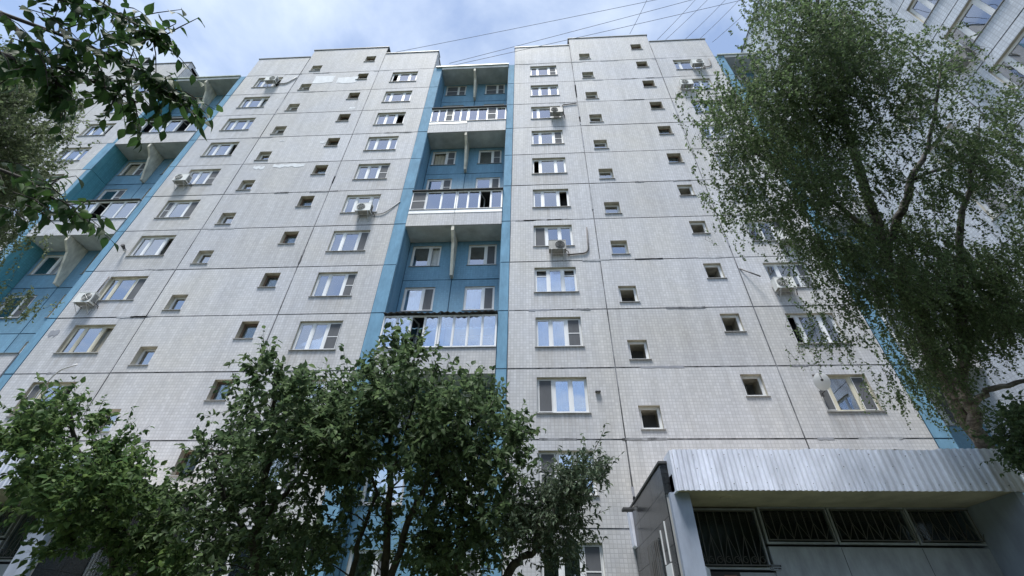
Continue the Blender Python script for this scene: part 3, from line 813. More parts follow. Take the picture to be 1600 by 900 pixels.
        g = q.build('grille', MT['iron'], fr)
    q = mk(); q.box(3.1, 10.44, -3.0, -2.9, 1.5, 4.415); q.build('lobby_shade_sheet', MT['dark'], root)  # dark sheet behind the panes, lobby shade painted as its colour
    # soffit lamp and stain ring
    q = mk(); q.disc((4.35, -4.3, 4.40), 2, 0.13, 0.018, 20); q.build('ceiling_lamp', MT['beige'], root)
    # sheet metal hood by the door
    q = mk(); q.prism([(3.46, 2.7), (3.80, 2.7), (3.80, 3.06), (3.66, 3.16), (3.50, 2.98), (3.46, 2.9)], 1, -3.72, -3.44); q.build('hood', MT['sheet'], root)
    return root
pr = porch(None, 'entrance porch with pale corrugated fascia and black side wall, lower right', True)
pl = porch(-8.27, 'entrance porch half hidden by the bushy green tree at far left', False)

# small signs on the porch front
s1 = empty('notice_sign', (5.24, -3.45, 3.08)); tag(s1, 'small dark framed notice on the grey porch panel right of the barred door light', 'sign')
q = MB(); q.box(0, 0.27, 0, 0.012, 0, 0.115); q.build('plate', MT['sign_pale'], s1)
for (x0, x1, z0, z1, mt) in ((0.005, 0.265, 0.068, 0.108, 'sign_dark'), (0.01, 0.07, 0.012, 0.058, 'sign_dark'), (0.024, 0.056, 0.020, 0.050, 'sign_pale'), (0.09, 0.17, 0.03, 0.05, 'sign_dark'), (0.18, 0.25, 0.02, 0.05, 'sign_dark'), (0.05, 0.23, 0.082, 0.092, 'sign_pale')):
    q = MB(); q.box(x0, x1, -0.003 - (0.002 if mt == 'sign_pale' else 0), -0.0005, z0, z1); q.build('print', MT[mt], s1)
s2 = empty('notice_sign', (3.88, -3.46, 2.74)); tag(s2, 'dark door sign with reddish print under the barred porch light', 'sign')
q = MB(); q.box(0, 0.66, 0, 0.015, 0, 0.30); q.build('plate', MT['sign_dark'], s2)
q = MB(); q.box(0.30, 0.58, -0.004, -0.0005, 0.16, 0.24); q.build('print', MT['sign_red'], s2)

# lamp on the side wall
lp = empty('flood_lamp', (2.86, -0.9, 4.95)); tag(lp, 'flat black flood lamp on top corner of the black porch wall', 'lamp')
q = MB(); q.box(-0.36, -0.04, -0.22, 0.10, -0.09, -0.03); q.build('housing', MT['roofing'], lp)
q = MB(); q.box(-0.34, -0.06, -0.20, 0.08, -0.096, -0.091); q.build('lens', MT['ac_dark'], lp)
q = MB(); q.tube([(0.0, -0.05, 0.05), (-0.06, -0.05, -0.02), (-0.2, -0.05, -0.04)], 0.02, 6); q.build('bracket', MT['iron'], lp)

# ------------------------------------------------------------------ air conditioners
def ac_unit(loc, label, rz=0.0, case='ac', fan_left=True):
    root = empty('air_conditioner', loc, rz); tag(root, label, 'air conditioner', 'air conditioner units on the outer walls')
    w, d, h = 0.80, 0.30, 0.56; y1 = -0.12; y0 = y1 - d
    q = MB(); q.box(-w / 2, w / 2, y0, y1, 0, h); q.box(-w / 2 - 0.008, w / 2 + 0.008, y0 - 0.008, y1 + 0.008, h, h + 0.018); cs = q.build('casing', MT[case], root)
    fx = -0.12 if fan_left else 0.12
    q = MB(); q.disc((fx, y0 - 0.012, h / 2), 1, 0.225, 0.011, 24); fo = q.build('fan_opening', MT['ac_dark'], cs)
    q = MB()
    for rr in (0.07, 0.12, 0.17, 0.215):
        q.tube([(fx + rr * math.cos(t * math.pi / 9), y0 - 0.02, h / 2 + rr * math.sin(t * math.pi / 9)) for t in range(19)], 0.006, 4)
    for t in range(8):
        q.tube([(fx, y0 - 0.02, h / 2), (fx + 0.22 * math.cos(t * math.pi / 4), y0 - 0.02, h / 2 + 0.22 * math.sin(t * math.pi / 4))], 0.005, 4)
    q.build('fan_grille', MT[case], cs)
    q = MB(); q.box(-w / 2 + 0.03, w / 2 - 0.03, y0 + 0.03, y1 - 0.02, -0.006, -0.001); q.build('base_pan', MT['ac_grey'], cs)
    q = MB()
    for i in range(9): q.box(w / 2 + 0.0, w / 2 + 0.006, y0 + 0.04, y1 - 0.04, 0.08 + i * 0.045, 0.10 + i * 0.045)
    q.build('side_louvre', MT['ac_dark'], cs)
    for s in (-1, 1):
        q = MB(); x = s * 0.28
        q.box(x - 0.02, x + 0.02, y0 - 0.03, -0.006, -0.045, -0.008); q.box(x - 0.02, x + 0.02, -0.04, -0.002, -0.42, -0.046)
        q.tube([(x, y0 + 0.02, -0.046), (x, -0.03, -0.38)], 0.014, 4)
        q.build('bracket', MT['steel'], root)
    q = MB(); q.tube([(w / 2, -0.2, 0.10), (w / 2 + 0.10, -0.18, 0.05), (w / 2 + 0.14, -0.05, 0.02), (w / 2 + 0.14, -0.03, -0.1)], 0.02, 6); q.build('hose', MT['pipe'], root)
    return root
AC = [((1.62, 0, 27.95), 'grey air conditioner before a dark window screen with dark angled pipe beside it'),
      ((1.13, 0, 16.15), 'air conditioner under a white window in mid facade with a long bent brown pipe'),
      ((10.33, 0, 30.75), 'air conditioner at lower left corner of an upper window by the birch top'),
      ((11.7, 0, 33.55), 'air conditioner at the right end of the topmost window column near the roof corner'),
      ((10.62, 0, 13.62), 'air conditioner on white brackets with round fan, beside the birch and below an open window'),
      ((11.75, 0, 16.45), 'air conditioner mostly covered by birch leaves one floor above the round fan unit'),
      ((-8.82, 0, 19.22), 'air conditioner hung under a window left of the blue bay, grey hose to the right'),
      ((-19.0, 0, 33.75), 'air conditioner at the top left wing window under the roof edge with a drooping hose'),
      ((-20.2, 0, 22.25), 'air conditioner left of a window halfway up the left wing'),
      ((-20.5, 0, 13.55), 'air conditioner beside the left blue bay, big and lowest on the left wing')]
for i, (l, lab) in enumerate(AC): ac_unit(l, lab, 0.0, 'ac_grey' if i in (0, 1) else 'ac', i % 2 == 0)
ac_unit((X2, -6.95, 18.93), 'air conditioner on the right hand wing under a big window, top right of the picture', -math.pi / 2, 'ac_grey')

def pipe(name, label, pts, r, mat='pipe', cat='pipe', group=None):
    q = MB(); q.tube(pts, r, 6); o = q.build(name, MT[mat], smooth=True); tag(o, label, cat, group); return o
def rounded(pts, k=4, f=0.35):
    out_ = [np.array(pts[0], float)]
    for i in range(1, len(pts) - 1):
        a, b, c = (np.array(p, float) for p in pts[i - 1:i + 2])
        p0, p1 = b + (a - b) * f, b + (c - b) * f
        for j in range(k + 1):
            t_ = j / k; out_.append((1 - t_) ** 2 * p0 + 2 * t_ * (1 - t_) * b + t_ * t_ * p1)
    out_.append(np.array(pts[-1], float)); return out_
G_P = 'conduits on the facade'
pipe('conduit', 'brown bent pipe running right and up from the mid facade air conditioner', rounded([(1.6, -0.05, 16.1), (2.6, -0.05, 16.2), (2.65, -0.05, 17.9)], f=0.25), 0.035, group=G_P)
pipe('conduit', 'dark angled pipe running up and right beside the tenth floor air conditioner', rounded([(2.1, -0.05, 28.2), (2.06, -0.05, 29.4), (3.0, -0.05, 29.55)], f=0.12), 0.035, group=G_P)
pipe('conduit', 'dark hooked pipe beside the topmost right air conditioner', rounded([(12.15, -0.05, 33.65), (12.75, -0.05, 33.8), (12.85, -0.05, 34.9)], f=0.3), 0.03, group=G_P)
pipe('conduit', 'grey drooping hose below the roof edge of the left wing', rounded([(-18.6, -0.05, 33.9), (-17.9, -0.05, 33.85), (-17.45, -0.05, 34.8)], f=0.45), 0.04, 'pipe_grey', group=G_P)
pipe('conduit', 'pale hose sagging from air conditioner to the blue pilaster', rounded([(-8.4, -0.05, 19.35), (-7.8, -0.05, 19.3), (-7.1, -0.02, 20.3)], f=0.45), 0.025, 'pipe_grey', group=G_P)
pipe('conduit', 'short brown pipe standing above the lowest left air conditioner', [(-20.55, -0.05, 14.1), (-20.5, -0.05, 15.35)], 0.025, group=G_P)
pipe('conduit', 'brown pipe piece on the right hand wing between birch branches', [(X2 - 0.05, -5.75, 15.3), (X2 - 0.05, -5.68, 14.2)], 0.04, group=G_P)
pipe('flag_arm', 'dark slanting metal arm on the wall left of the birch', [(9.2, -0.02, 15.05), (9.75, -0.35, 14.3)], 0.03, 'iron', 'metal arm')
pipe('pole_light', 'pale thin pole bent over the left tree top', rounded([(-19.9, -0.05, 9.0), (-19.5, -0.2, 10.2), (-18.7, -0.3, 10.4)], f=0.4), 0.03, 'steel', 'pole')

br = empty('wall_camera', (-20.7, 0, 17.05)); tag(br, 'small dark camera on a bracket on left wing wall, beside a tilted window', 'camera')
q = MB(); q.box(-0.05, 0.05, -0.16, -0.03, 0.0, 0.10); q.build('plate', MT['steel'], br)
q = MB(); q.tube([(0, -0.1, 0.05), (0.04, -0.36, 0.14)], [0.05, 0.09], 10); q.build('housing', MT['roofing'], br)
br = empty('wall_bracket', (2.3, 0, 9.15)); tag(br, 'tiny dark bracket sticking out of the tiles right of a low window', 'bracket')
q = MB(); q.box(-0.09, 0.09, -0.02, 0.0, -0.03, 0.04); q.build('plate', MT['steel'], br)
q = MB(); q.box(-0.10, 0.10, -0.12, -0.02, -0.035, 0.0); q.build('arm', MT['roofing'], br)

# satellite dish
ds = empty('satellite_dish', (10.35, -0.1, 8.95)); tag(ds, 'white satellite dish on the wall left of a low window by the birch', 'satellite dish')
q = MB(); n, rings = 28, 6; Rr = 0.27
rot = Euler((R(-72), 0, R(-16))).to_matrix()
def dpt(r_, t_): 
    v_ = rot @ Vector((Rr * r_ * math.cos(t_), Rr * 1.18 * r_ * math.sin(t_), -0.045 * (1 - r_ * r_)))
    return (v_.x - 0.12, v_.y - 0.38, v_.z + 0.30)
for a in range(rings):
    for b in range(n):
        t0, t1 = 2 * math.pi * b / n, 2 * math.pi * (b + 1) / n
        q.quad(dpt(a / rings, t0), dpt((a + 1) / rings, t0), dpt((a + 1) / rings, t1), dpt(a / rings, t1))
q.build('reflector', MT['pvc'], ds, smooth=True)
q = MB(); q.tube([dpt(1.0, -math.pi / 2), (-0.34, -0.78, 0.16)], 0.014, 5); q.build('feed_arm', MT['roofing'], ds)
q = MB(); q.tube([(-0.37, -0.80, 0.15), (-0.31, -0.72, 0.19)], 0.045, 8); q.build('feed_horn', MT['roofing'], ds)
q = MB(); q.tube([(0, 0.1, 0.05), (0.0, -0.12, 0.05), (-0.08, -0.30, 0.22)], 0.022, 6); q.box(-0.06, 0.06, 0.07, 0.098, -0.06, 0.16); q.build('mount', MT['roofing'], ds)

# ------------------------------------------------------------------ overhead cables
def zpt(px, py, z):
    d = FWD + RGT * (px - 800) / FPX - UPV * (py - 450) / FPX
    return CAM_O + d * (z - CAM_O[2]) / d[2]
def cable(a, b, label, sag=0.25, r=0.016):
    a, b = np.array(a), np.array(b)
    pts = [a + (b - a) * t_ - np.array([0, 0, sag * 4 * t_ * (1 - t_)]) for t_ in np.linspace(0, 1, 15)]
    pipe('overhead_cable', label, pts, r, 'cable', 'cable', 'cables strung between the roofs')
def far_end(x0, y0, x1, y1, z=40.0, ext=1.35):
    return zpt(x0 + (x1 - x0) * ext, y0 + (y1 - y0) * ext, z)
cabs = [((616, 82), (1010, 2), 'highest of three long cables from the left wing roof'), ((702, 99), (1077, 0), 'middle one of three long cables from the left wing roof'),
        ((704, 103), (1156, 0), 'lowest of three long cables, ending low over the blue bay roof'),
        ((984, 53), (1010, 0), 'steep single cable rising from the raised roof house'), ((1027, 62), (1085, 0), 'leftmost of the slanting cables right of the roof house'),
        ((1040, 62), (1104, 0), 'slanting cable close beside the leftmost slanting one'), ((1070, 62), (1132, 0), 'slanting cable over the middle of the upper right window column'),
        ((1092, 62), (1150, 4), 'slanting cable just left of the right roof corner'), ((1113, 66), (1170, 14), 'lowest slanting cable passing behind the birch top')]
for (a, b, lab) in cabs:
    z0 = 38.6 if a[0] > 800 or a[0] < 650 else 36.0
    s = zpt(a[0], a[1], z0); e = far_end(*a, *b, z=41.0)
    cable(s, e, lab, sag=0.12)

# ------------------------------------------------------------------ trees
LEAF6 = (np.array([(0, 0, 0), (0.30, 0.5, 0.10), (0.68, 0.36, 0.08), (1.0, 0, -0.10), (0.68, -0.36, 0.08), (0.30, -0.5, 0.10), (0.5, 0, 0.0)]),
         [(0, 6, 2, 1), (6, 3, 2), (0, 5, 4, 6), (6, 4, 3)])
_T = [(0, 0.0), (0.10, 0.24), (0.26, 0.47), (0.45, 0.50), (0.64, 0.36), (0.80, 0.18), (0.91, 0.07), (1.0, 0.0)]
_v = []; _f = []
for _t, _w in _T:
    _z = -0.22 * _t * _t
    _v += [(_t, 0, _z), (_t, _w, _z + 0.16 * _w), (_t, -_w, _z + 0.16 * _w)]
for _i in range(len(_T) - 1):
    _a, _b = 3 * _i, 3 * _i + 3
    _f += [(_a, _b, _b + 1, _a + 1), (_a, _a + 2, _b + 2, _b)]
LEAFP = (np.array(_v), _f)
LEAF4 = (np.array([(0, 0, 0), (0.45, 0.5, 0.08), (1.0, 0, -0.05), (0.45, -0.5, 0.08)]), [(0, 2, 1), (0, 3, 2)])
def leaf_mesh(name, mat, P, D, N, L, Wd, tpl):
    P, D, N = np.asarray(P), np.asarray(D), np.asarray(N)
    D = D / np.linalg.norm(D, axis=1, keepdims=True)
    S = np.cross(N, D); S /= (np.linalg.norm(S, axis=1, keepdims=True) + 1e-9); N2 = np.cross(D, S)
    tv, tf = tpl; nv = len(tv)
    L = np.asarray(L)[:, None, None]
    V = P[:, None, :] + L * (tv[None, :, 0:1] * D[:, None, :] + Wd * tv[None, :, 1:2] * S[:, None, :] + tv[None, :, 2:3] * N2[:, None, :])
    V = V.reshape(-1, 3); n = len(P)
    me = bpy.data.meshes.new(name)
    me.vertices.add(len(V)); me.vertices.foreach_set('co', V.ravel())
    sizes = [len(f) for f in tf]; loops = np.concatenate([np.array(f) for f in tf])
    allv = (np.arange(n)[:, None] * nv + loops[None, :]).ravel()
    tot = np.tile(sizes, n); st = np.concatenate([[0], np.cumsum(tot)[:-1]])
    me.loops.add(len(allv)); me.loops.foreach_set('vertex_index', allv.astype(np.int32))
    me.polygons.add(len(tot)); me.polygons.foreach_set('loop_start', st.astype(np.int32)); me.polygons.foreach_set('loop_total', tot.astype(np.int32))
    me.materials.append(mat); me.update(calc_edges=True); me.validate()
    return me

def inside(px, py, poly):
    r_ = False; j = len(poly) - 1
    for i in range(len(poly)):
        xi, yi = poly[i]; xj, yj = poly[j]
        if (yi > py) != (yj > py) and px < (xj - xi) * (py - yi) / (yj - yi) + xi: r_ = not r_
        j = i
    return r_

def make_tree(name, label, cat, group, stems, poly, ncl, w0, wsd, nleaf, L, Wd, mat, bark, seed, style='broad', holes=(), tpl=LEAF6,
              singles=0, crad=0.32, limb_r=0.02, inset=(0, 0), sprays=()):
    rg = np.random.default_rng(seed); rs = random.Random(seed)
    root = empty(name, tuple(stems[0][0][:3])); base = np.array(stems[0][0][:3])
    tag(root, label, cat, group)
    poly = [(x, y + inset[1] if y < 660 else y) if x < 890 else (x + inset[0], y) for x, y in poly]
    xs = [p[0] for p in poly]; ys = [p[1] for p in poly]
    cl = []
    while len(cl) < ncl:
        px, py = rs.uniform(min(xs), max(xs)), rs.uniform(min(ys), max(ys))
        if not inside(px, py, poly): continue
        if any((px - h[0]) ** 2 + (py - h[1]) ** 2 < h[2] ** 2 and rs.random() < h[3] for h in holes): continue
        wv = w0 + rg.normal() * wsd
        cl.append(at(px, py, max(wv, w0 - 2 * wsd)))
    if style == 'weep':                          # boughs: each carries several hanging clumps
        mains = cl; cl = []
        for c in mains[:max(6, ncl // 6)]:
            for k in range(6):
                c2 = c + rg.normal(size=3) * np.array([0.36, 0.36, 0.22]) + np.array([0, 0, -0.06 * k])
                v_ = c2 - CAM_O; dp = v_ @ FWD
                if inside(800 + FPX * (v_ @ RGT) / dp, 450 - FPX * (v_ @ UPV) / dp + 12, poly): cl.append(c2)
    for (px, py, w_) in sprays: cl.append(at(px, py, w_))
    # stems
    tr = MB(); nodes = []; nr = []
    for st in stems:
        pts = [np.array(p[:3]) - base for p in st]; rad = [p[3] for p in st]
        fine, fr_ = [], []
        for i in range(len(pts) - 1):
            for j in range(5):
                t_ = j / 5; fine.append(pts[i] * (1 - t_) + pts[i + 1] * t_ + (rg.normal(size=3) * rad[i] * 0.25 if 0 < i + j else 0)); fr_.append(rad[i] * (1 - t_) + rad[i + 1] * t_)
        fine.append(pts[-1]); fr_.append(rad[-1])
        tr.tube(fine, fr_, 9)
        nodes += fine[2:]; nr += fr_[2:]
    nodes = np.array(nodes); nr = np.array(nr)
    lm = MB(); tips = []
    order = sorted(cl, key=lambda c: np.min(np.linalg.norm(nodes - (c - base), axis=1)))
    lim_nodes, lim_r = list(nodes), list(nr)
    for c in order:
        c = c - base
        A = np.array(lim_nodes); d = np.linalg.norm(A - c, axis=1) + np.maximum(0, A[:, 2] - c[2] + 0.05) * 1.6
        i = int(np.argmin(d)); a = A[i]; ln = np.linalg.norm(c - a)
        mid = (a + c) / 2 + np.array([0, 0, 0.10 * ln]) + rg.normal(size=3) * 0.07 * ln
        pts = [(1 - t_) ** 2 * a + 2 * t_ * (1 - t_) * mid + t_ * t_ * c for t_ in np.linspace(0, 1, 6)]
        r0 = min(limb_r * (0.5 + 0.35 * ln), lim_r[i] * 0.7)
        rr = [r0 * (1 - 0.62 * t_) for t_ in np.linspace(0, 1, 6)]
        lm.tube(pts, rr, 5)
        lim_nodes += pts[2:]; lim_r += rr[2:]
        tips.append((c, (c - a) / (ln + 1e-6), rr[-1]))
    per = nleaf // len(tips)
    P, D, N, LL = [], [], [], []
    tw = MB()
    for c, dr, rt in tips:
        nt_ = max(3, per // 13)
        fac = rs.uniform(0.55, 1.4)
        for k in range(max(2, int(nt_ * fac))):
            if style == 'weep':
                s0 = c + rg.normal(size=3) * crad * np.array([1.0, 1.0, 0.7])
                ln = rs.uniform(0.22, 0.62) * (1.7 if rs.random() < 0.12 else 1.0); v = np.array([rg.normal() * 0.22, rg.normal() * 0.22, -1.0 + rg.normal() * 0.2])
                lift = np.array([rg.normal() * 0.25, rg.normal() * 0.25, 0.1])
            else:
                s0 = c + rg.normal(size=3) * crad * 0.35
                v = dr * 0.6 + rg.normal(size=3) * 0.75 + np.array([0, 0, 0.25]); ln = rs.uniform(0.5, 1.25) * crad * 1.5
                lift = np.array([0, 0, -0.15])
            v = v / np.linalg.norm(v) * ln
            e = s0 + v; m_ = s0 + v * 0.5 + lift * ln * 0.5
            tw.tube([s0, m_, e], [max(0.0035, rt * 0.4), 0.003, 0.0018], 3, caps=False)
            nl = 13
            for q_ in range(nl):
                t_ = (q_ + rs.random()) / nl
                p = (1 - t_) ** 2 * s0 + 2 * t_ * (1 - t_) * m_ + t_ * t_ * e
                if style == 'weep':
                    dd = np.array([rg.normal(), rg.normal(), -0.9 + rg.normal() * 0.5]); nn = rg.normal(size=3) + np.array([0, 0, 0.4])
                else:
                    dd = v / ln * 0.5 + rg.normal(size=3) * 0.7 + np.array([0, 0, -0.35]); nn = np.array([0, 0, 1.0]) + rg.normal(size=3) * 0.55
                P.append(p + rg.normal(size=3) * 0.012); D.append(dd); N.append(nn); LL.append(L * rs.uniform(0.6, 1.2))
    P, D, N, LL = map(np.array, (P, D, N, LL))
    inst('trunk', tr.mesh('trunk', MT[bark], True), root)
    inst('limbs', lm.mesh('limbs', MT[bark], True), root)['kind'] = 'stuff'
    t2 = inst('twigs', tw.mesh('twigs', MT['bark'], False), root); t2['kind'] = 'stuff'
    keep = np.ones(len(P), bool)
    if singles:
        W = P + base - CAM_O; dep = W @ FWD
        sx = 800 + FPX * (W @ RGT) / dep; sy = 450 - FPX * (W @ UPV) / dep
        vis = (sx > 0) & (sx < 1600) & (sy > 0) & (sy < 900)
        score = np.where(vis, LL / dep, 0); idx = np.argsort(-score)[:singles]
        keep[idx] = False
        tv, tf = LEAFP
        base_me = bpy.data.meshes.new('leaf'); base_me.from_pydata([(x, y * Wd, z) for x, y, z in tv], [], tf); base_me.materials.append(MT[mat]); base_me.update()
        for i in idx:
            d = D[i] / np.linalg.norm(D[i]); s_ = np.cross(N[i], d); s_ /= np.linalg.norm(s_) + 1e-9; n_ = np.cross(d, s_)
            o = bpy.data.objects.new('leaf', base_me); COL.objects.link(o); o.parent = root
            mm = Matrix.Identity(4)
            for r_ in range(3):
                mm[r_][0] = d[r_] * LL[i]; mm[r_][1] = s_[r_] * LL[i]; mm[r_][2] = n_[r_] * LL[i]; mm[r_][3] = P[i][r_]
            o.matrix_local = mm
    if keep.any():
        o = inst('crown', leaf_mesh('crown', MT[mat], P[keep], D[keep], N[keep], LL[keep], Wd, tpl), root); o['kind'] = 'stuff'
    return root

def S(px, py, w, r): return (*at(px, py, w), r)
def G(px, py, w, r):
    """foot of a stem on the ground straight below a measured point"""
    p = at(px, py, w); return (p[0], p[1], -0.05, r)

G_S = 'small broadleaf trees in front of the block'
# left bushy tree
make_tree('broadleaf_tree', 'bushy fresh green tree at the far left in front of the porch', 'tree', G_S,
          [[G(180, 900, 6.8, 0.11), S(180, 900, 6.8, 0.09), S(170, 780, 6.9, 0.06), S(120, 700, 7.0, 0.035), S(105, 630, 7.0, 0.02)],
           [S(176, 860, 6.8, 0.05), S(210, 790, 6.6, 0.03), S(205, 740, 6.6, 0.015)]],
          [(0, 690), (25, 665), (60, 650), (80, 605), (115, 603), (150, 625), (158, 650), (185, 660), (200, 690), (185, 705), (235, 730), (240, 760), (255, 800), (290, 900), (140, 900), (70, 860), (60, 800), (0, 770)],
          100, 6.8, 0.55, 13000, 0.105, 0.58, 'leaf_left', 'bark', 11, singles=300, holes=((18, 748, 34, 1.0), (150, 870, 40, 0.8), (30, 850, 45, 1.0), (70, 830, 30, .7)), crad=0.26)
# three stems in the middle
make_tree('broadleaf_tree', 'dense dark tree left of the blue bay, rising to a blunt top', 'tree', G_S,
          [[G(400, 900, 6.4, 0.10), S(400, 900, 6.4, 0.085), S(405, 800, 6.4, 0.06), S(425, 700, 6.4, 0.04), S(430, 600, 6.3, 0.02)],
           [S(402, 860, 6.4, 0.05), S(350, 780, 6.3, 0.03), S(330, 700, 6.3, 0.015)], [S(404, 820, 6.4, 0.05), S(470, 740, 6.5, 0.03), S(500, 640, 6.5, 0.015)]],
          [(255, 745), (290, 755), (320, 700), (350, 690), (360, 640), (385, 590), (405, 555), (430, 545), (455, 560), (470, 590), (500, 590), (545, 600), (560, 700), (545, 800), (500, 900), (280, 900), (250, 860), (240, 790)],
          125, 6.4, 0.6, 14500, 0.10, 0.55, 'leaf', 'bark', 12, inset=(0, 26), singles=300, crad=0.26, holes=((480, 760, 22, 0.7), (560, 800, 30, .6)))
make_tree('broadleaf_tree', 'tall dark tree with thin straight trunk before the blue bay', 'tree', G_S,
          [[G(602, 900, 6.0, 0.07), S(602, 900, 6.0, 0.055), S(607, 800, 6.0, 0.045), S(609, 740, 6.0, 0.036), S(605, 650, 6.0, 0.022), S(612, 560, 6.0, 0.012)],
           [S(608, 745, 6.0, 0.03), S(630, 690, 6.0, 0.018), S(650, 620, 6.1, 0.01)], [G(548, 900, 6.1, 0.05), S(548, 900, 6.1, 0.04), S(566, 830, 6.1, 0.03), S(590, 770, 6.1, 0.018), S(560, 690, 6.1, 0.01)]],
          [(480, 640), (500, 590), (540, 580), (560, 545), (590, 545), (615, 525), (640, 540), (645, 580), (665, 590), (690, 585), (700, 680), (690, 730), (640, 735), (600, 745), (560, 730), (520, 740), (500, 760), (480, 720)],
          105, 6.0, 0.5, 12500, 0.095, 0.55, 'leaf', 'bark', 13, inset=(0, 26), singles=300, crad=0.24, sprays=((600, 830, 6.0), (560, 850, 6.1), (500, 790, 6.2), (520, 840, 6.2), (540, 800, 6.1), (580, 790, 6.0), (630, 860, 6.0), (585, 880, 6.0), (515, 880, 6.2), (620, 790, 6.1), (480, 850, 6.2), (650, 760, 6.1), (545, 770, 6.2), (640, 560, 6.0), (672, 580, 6.0), (620, 545, 6.0)))
make_tree('broadleaf_tree', 'dark tree with leaning forked trunk at right side of the blue bay', 'tree', G_S,
          [[G(600, 905, 5.9, 0.07), S(612, 895, 5.9, 0.05), S(640, 810, 5.9, 0.042), S(672, 750, 5.9, 0.032), S(700, 725, 5.9, 0.02), S(725, 660, 5.9, 0.012)],
           [G(712, 900, 6.2, 0.05), S(712, 900, 6.2, 0.04), S(716, 830, 6.2, 0.032), S(735, 730, 6.2, 0.02), S(750, 640, 6.2, 0.012)],
           [S(716, 850, 6.2, 0.03), S(740, 800, 6.2, 0.02), S(790, 740, 6.2, 0.01)]],
          [(650, 600), (680, 580), (720, 580), (760, 590), (772, 620), (780, 660), (800, 660), (830, 690), (822, 720), (800, 745), (800, 790), (790, 830), (780, 890), (700, 900), (640, 900), (660, 800), (690, 740), (660, 690)],
          105, 6.0, 0.5, 11500, 0.09, 0.55, 'leaf', 'bark', 14, inset=(0, 24), singles=300, crad=0.25, holes=((700, 790, 26, 0.6), (660, 870, 20, 0.5)))
make_tree('fruit_tree', 'low tree with narrow grey green leaves on a curved branch, beside the porch wall', 'tree', G_S,
          [[G(780, 900, 5.6, 0.08), S(785, 905, 5.6, 0.06), S(805, 880, 5.6, 0.05), S(835, 862, 5.6, 0.035), S(870, 820, 5.7, 0.02), S(905, 750, 5.7, 0.01)],
           [S(840, 858, 5.6, 0.03), S(880, 800, 5.7, 0.016), S(940, 740, 5.7, 0.008)]],
          [(790, 790), (830, 770), (870, 780), (890, 800), (900, 790), (905, 750), (890, 740), (930, 722), (960, 725), (965, 738), (930, 750), (925, 790), (930, 810), (915, 860), (880, 890), (850, 870), (800, 860), (775, 840)],
          75, 5.6, 0.35, 8500, 0.075, 0.38, 'leaf_fruit', 'bark', 15, inset=(-24, 0), singles=300, crad=0.20, holes=((900, 880, 22, 0.9),))
make_tree('broadleaf_shrub', 'dark leafy shrub top at the right edge above the corrugated fascia', 'shrub', None,
          [[G(1640, 800, 9.0, 0.06), S(1640, 800, 9.0, 0.05), S(1615, 720, 9.0, 0.03), S(1590, 660, 9.0, 0.01)]],
          [(1582, 665), (1600, 640), (1640, 660), (1660, 800), (1612, 745), (1590, 705), (1575, 690)],
          26, 9.0, 0.3, 4500, 0.10, 0.6, 'leaf', 'bark', 16, crad=0.28)

# birch
make_tree('birch_tree', 'tall weeping birch covering the right end of the facade', 'birch', None,
          [[G(1545, 720, 11.6, 0.25), S(1530, 690, 11.6, 0.19), S(1480, 600, 11.6, 0.17), S(1420, 470, 11.6, 0.14), S(1383, 390, 11.6, 0.12), S(1345, 270, 11.6, 0.10), S(1300, 130, 11.6, 0.07), S(1270, -40, 11.6, 0.03)],
           [S(1520, 670, 11.5, 0.16), S(1507, 600, 11.2, 0.13), S(1496, 470, 11.0, 0.10), S(1500, 360, 11.0, 0.07), S(1530, 200, 11.0, 0.03)],
           [S(1384, 392, 11.6, 0.11), S(1408, 330, 11.5, 0.10), S(1428, 270, 11.4, 0.08), S(1450, 235, 11.4, 0.05), S(1470, 110, 11.4, 0.025)],
           [S(1512, 640, 11.3, 0.09), S(1540, 610, 11.0, 0.075), S(1600, 594, 10.8, 0.05), S(1680, 570, 10.8, 0.03)],
           [S(1375, 370, 11.6, 0.07), S(1280, 300, 11.3, 0.04), S(1180, 240, 11.0, 0.02)],
           [S(1428, 280, 11.4, 0.05), S(1476, 262, 11.4, 0.03), S(1530, 230, 11.4, 0.015)]],
          [(1165, 15), (1190, -30), (1320, -60), (1335, 30), (1390, 80), (1420, 30), (1480, 40), (1500, 90), (1490, 130), (1560, 130), (1620, 110), (1640, 560), (1590, 520), (1560, 560), (1530, 480), (1520, 590), (1480, 620), (1440, 630), (1390, 570), (1350, 520), (1325, 460), (1275, 430), (1240, 395), (1195, 355), (1155, 395), (1140, 335), (1100, 305), (1118, 230), (1092, 170), (1130, 115), (1185, 90), (1140, 50)],
          900, 11.3, 0.85, 160000, 0.070, 0.72, 'leaf_birch', 'birch', 21, style='weep', tpl=LEAF4, crad=0.27, limb_r=0.026,
          holes=((1420, 60, 55, 0.85), (1480, 150, 45, 0.75), (1445, 275, 45, .95), (1390, 330, 32, .85), (1360, 300, 24, .6), (1480, 330, 40, .75), (1570, 230, 60, .92), (1570, 320, 50, .85), (1530, 60, 60, 1.0), (1450, 520, 25, .5), (1540, 430, 28, .5), (1385, 520, 30, .5), (1210, 160, 25, .3), (1135, 60, 30, 0.5)),
          sprays=((1275, 470, 11), (1262, 500, 11.2), (1290, 455, 11), (1300, 500, 11), (1275, 530, 11), (1315, 520, 11.1), (1262, 540, 11.1), (1340, 545, 11), (1470, 640, 11), (1495, 600, 10.9), (1540, 560, 10.8), (1520, 520, 10.8), (1565, 490, 10.8), (1585, 540, 10.8), (1450, 590, 11), (1500, 560, 10.8), (1475, 570, 10.9), (1510, 625, 10.8), (1225, 385, 11), (1240, 420, 11), (1365, 590, 11.1), (1400, 610, 11), (1430, 620, 11), (1450, 620, 11)))
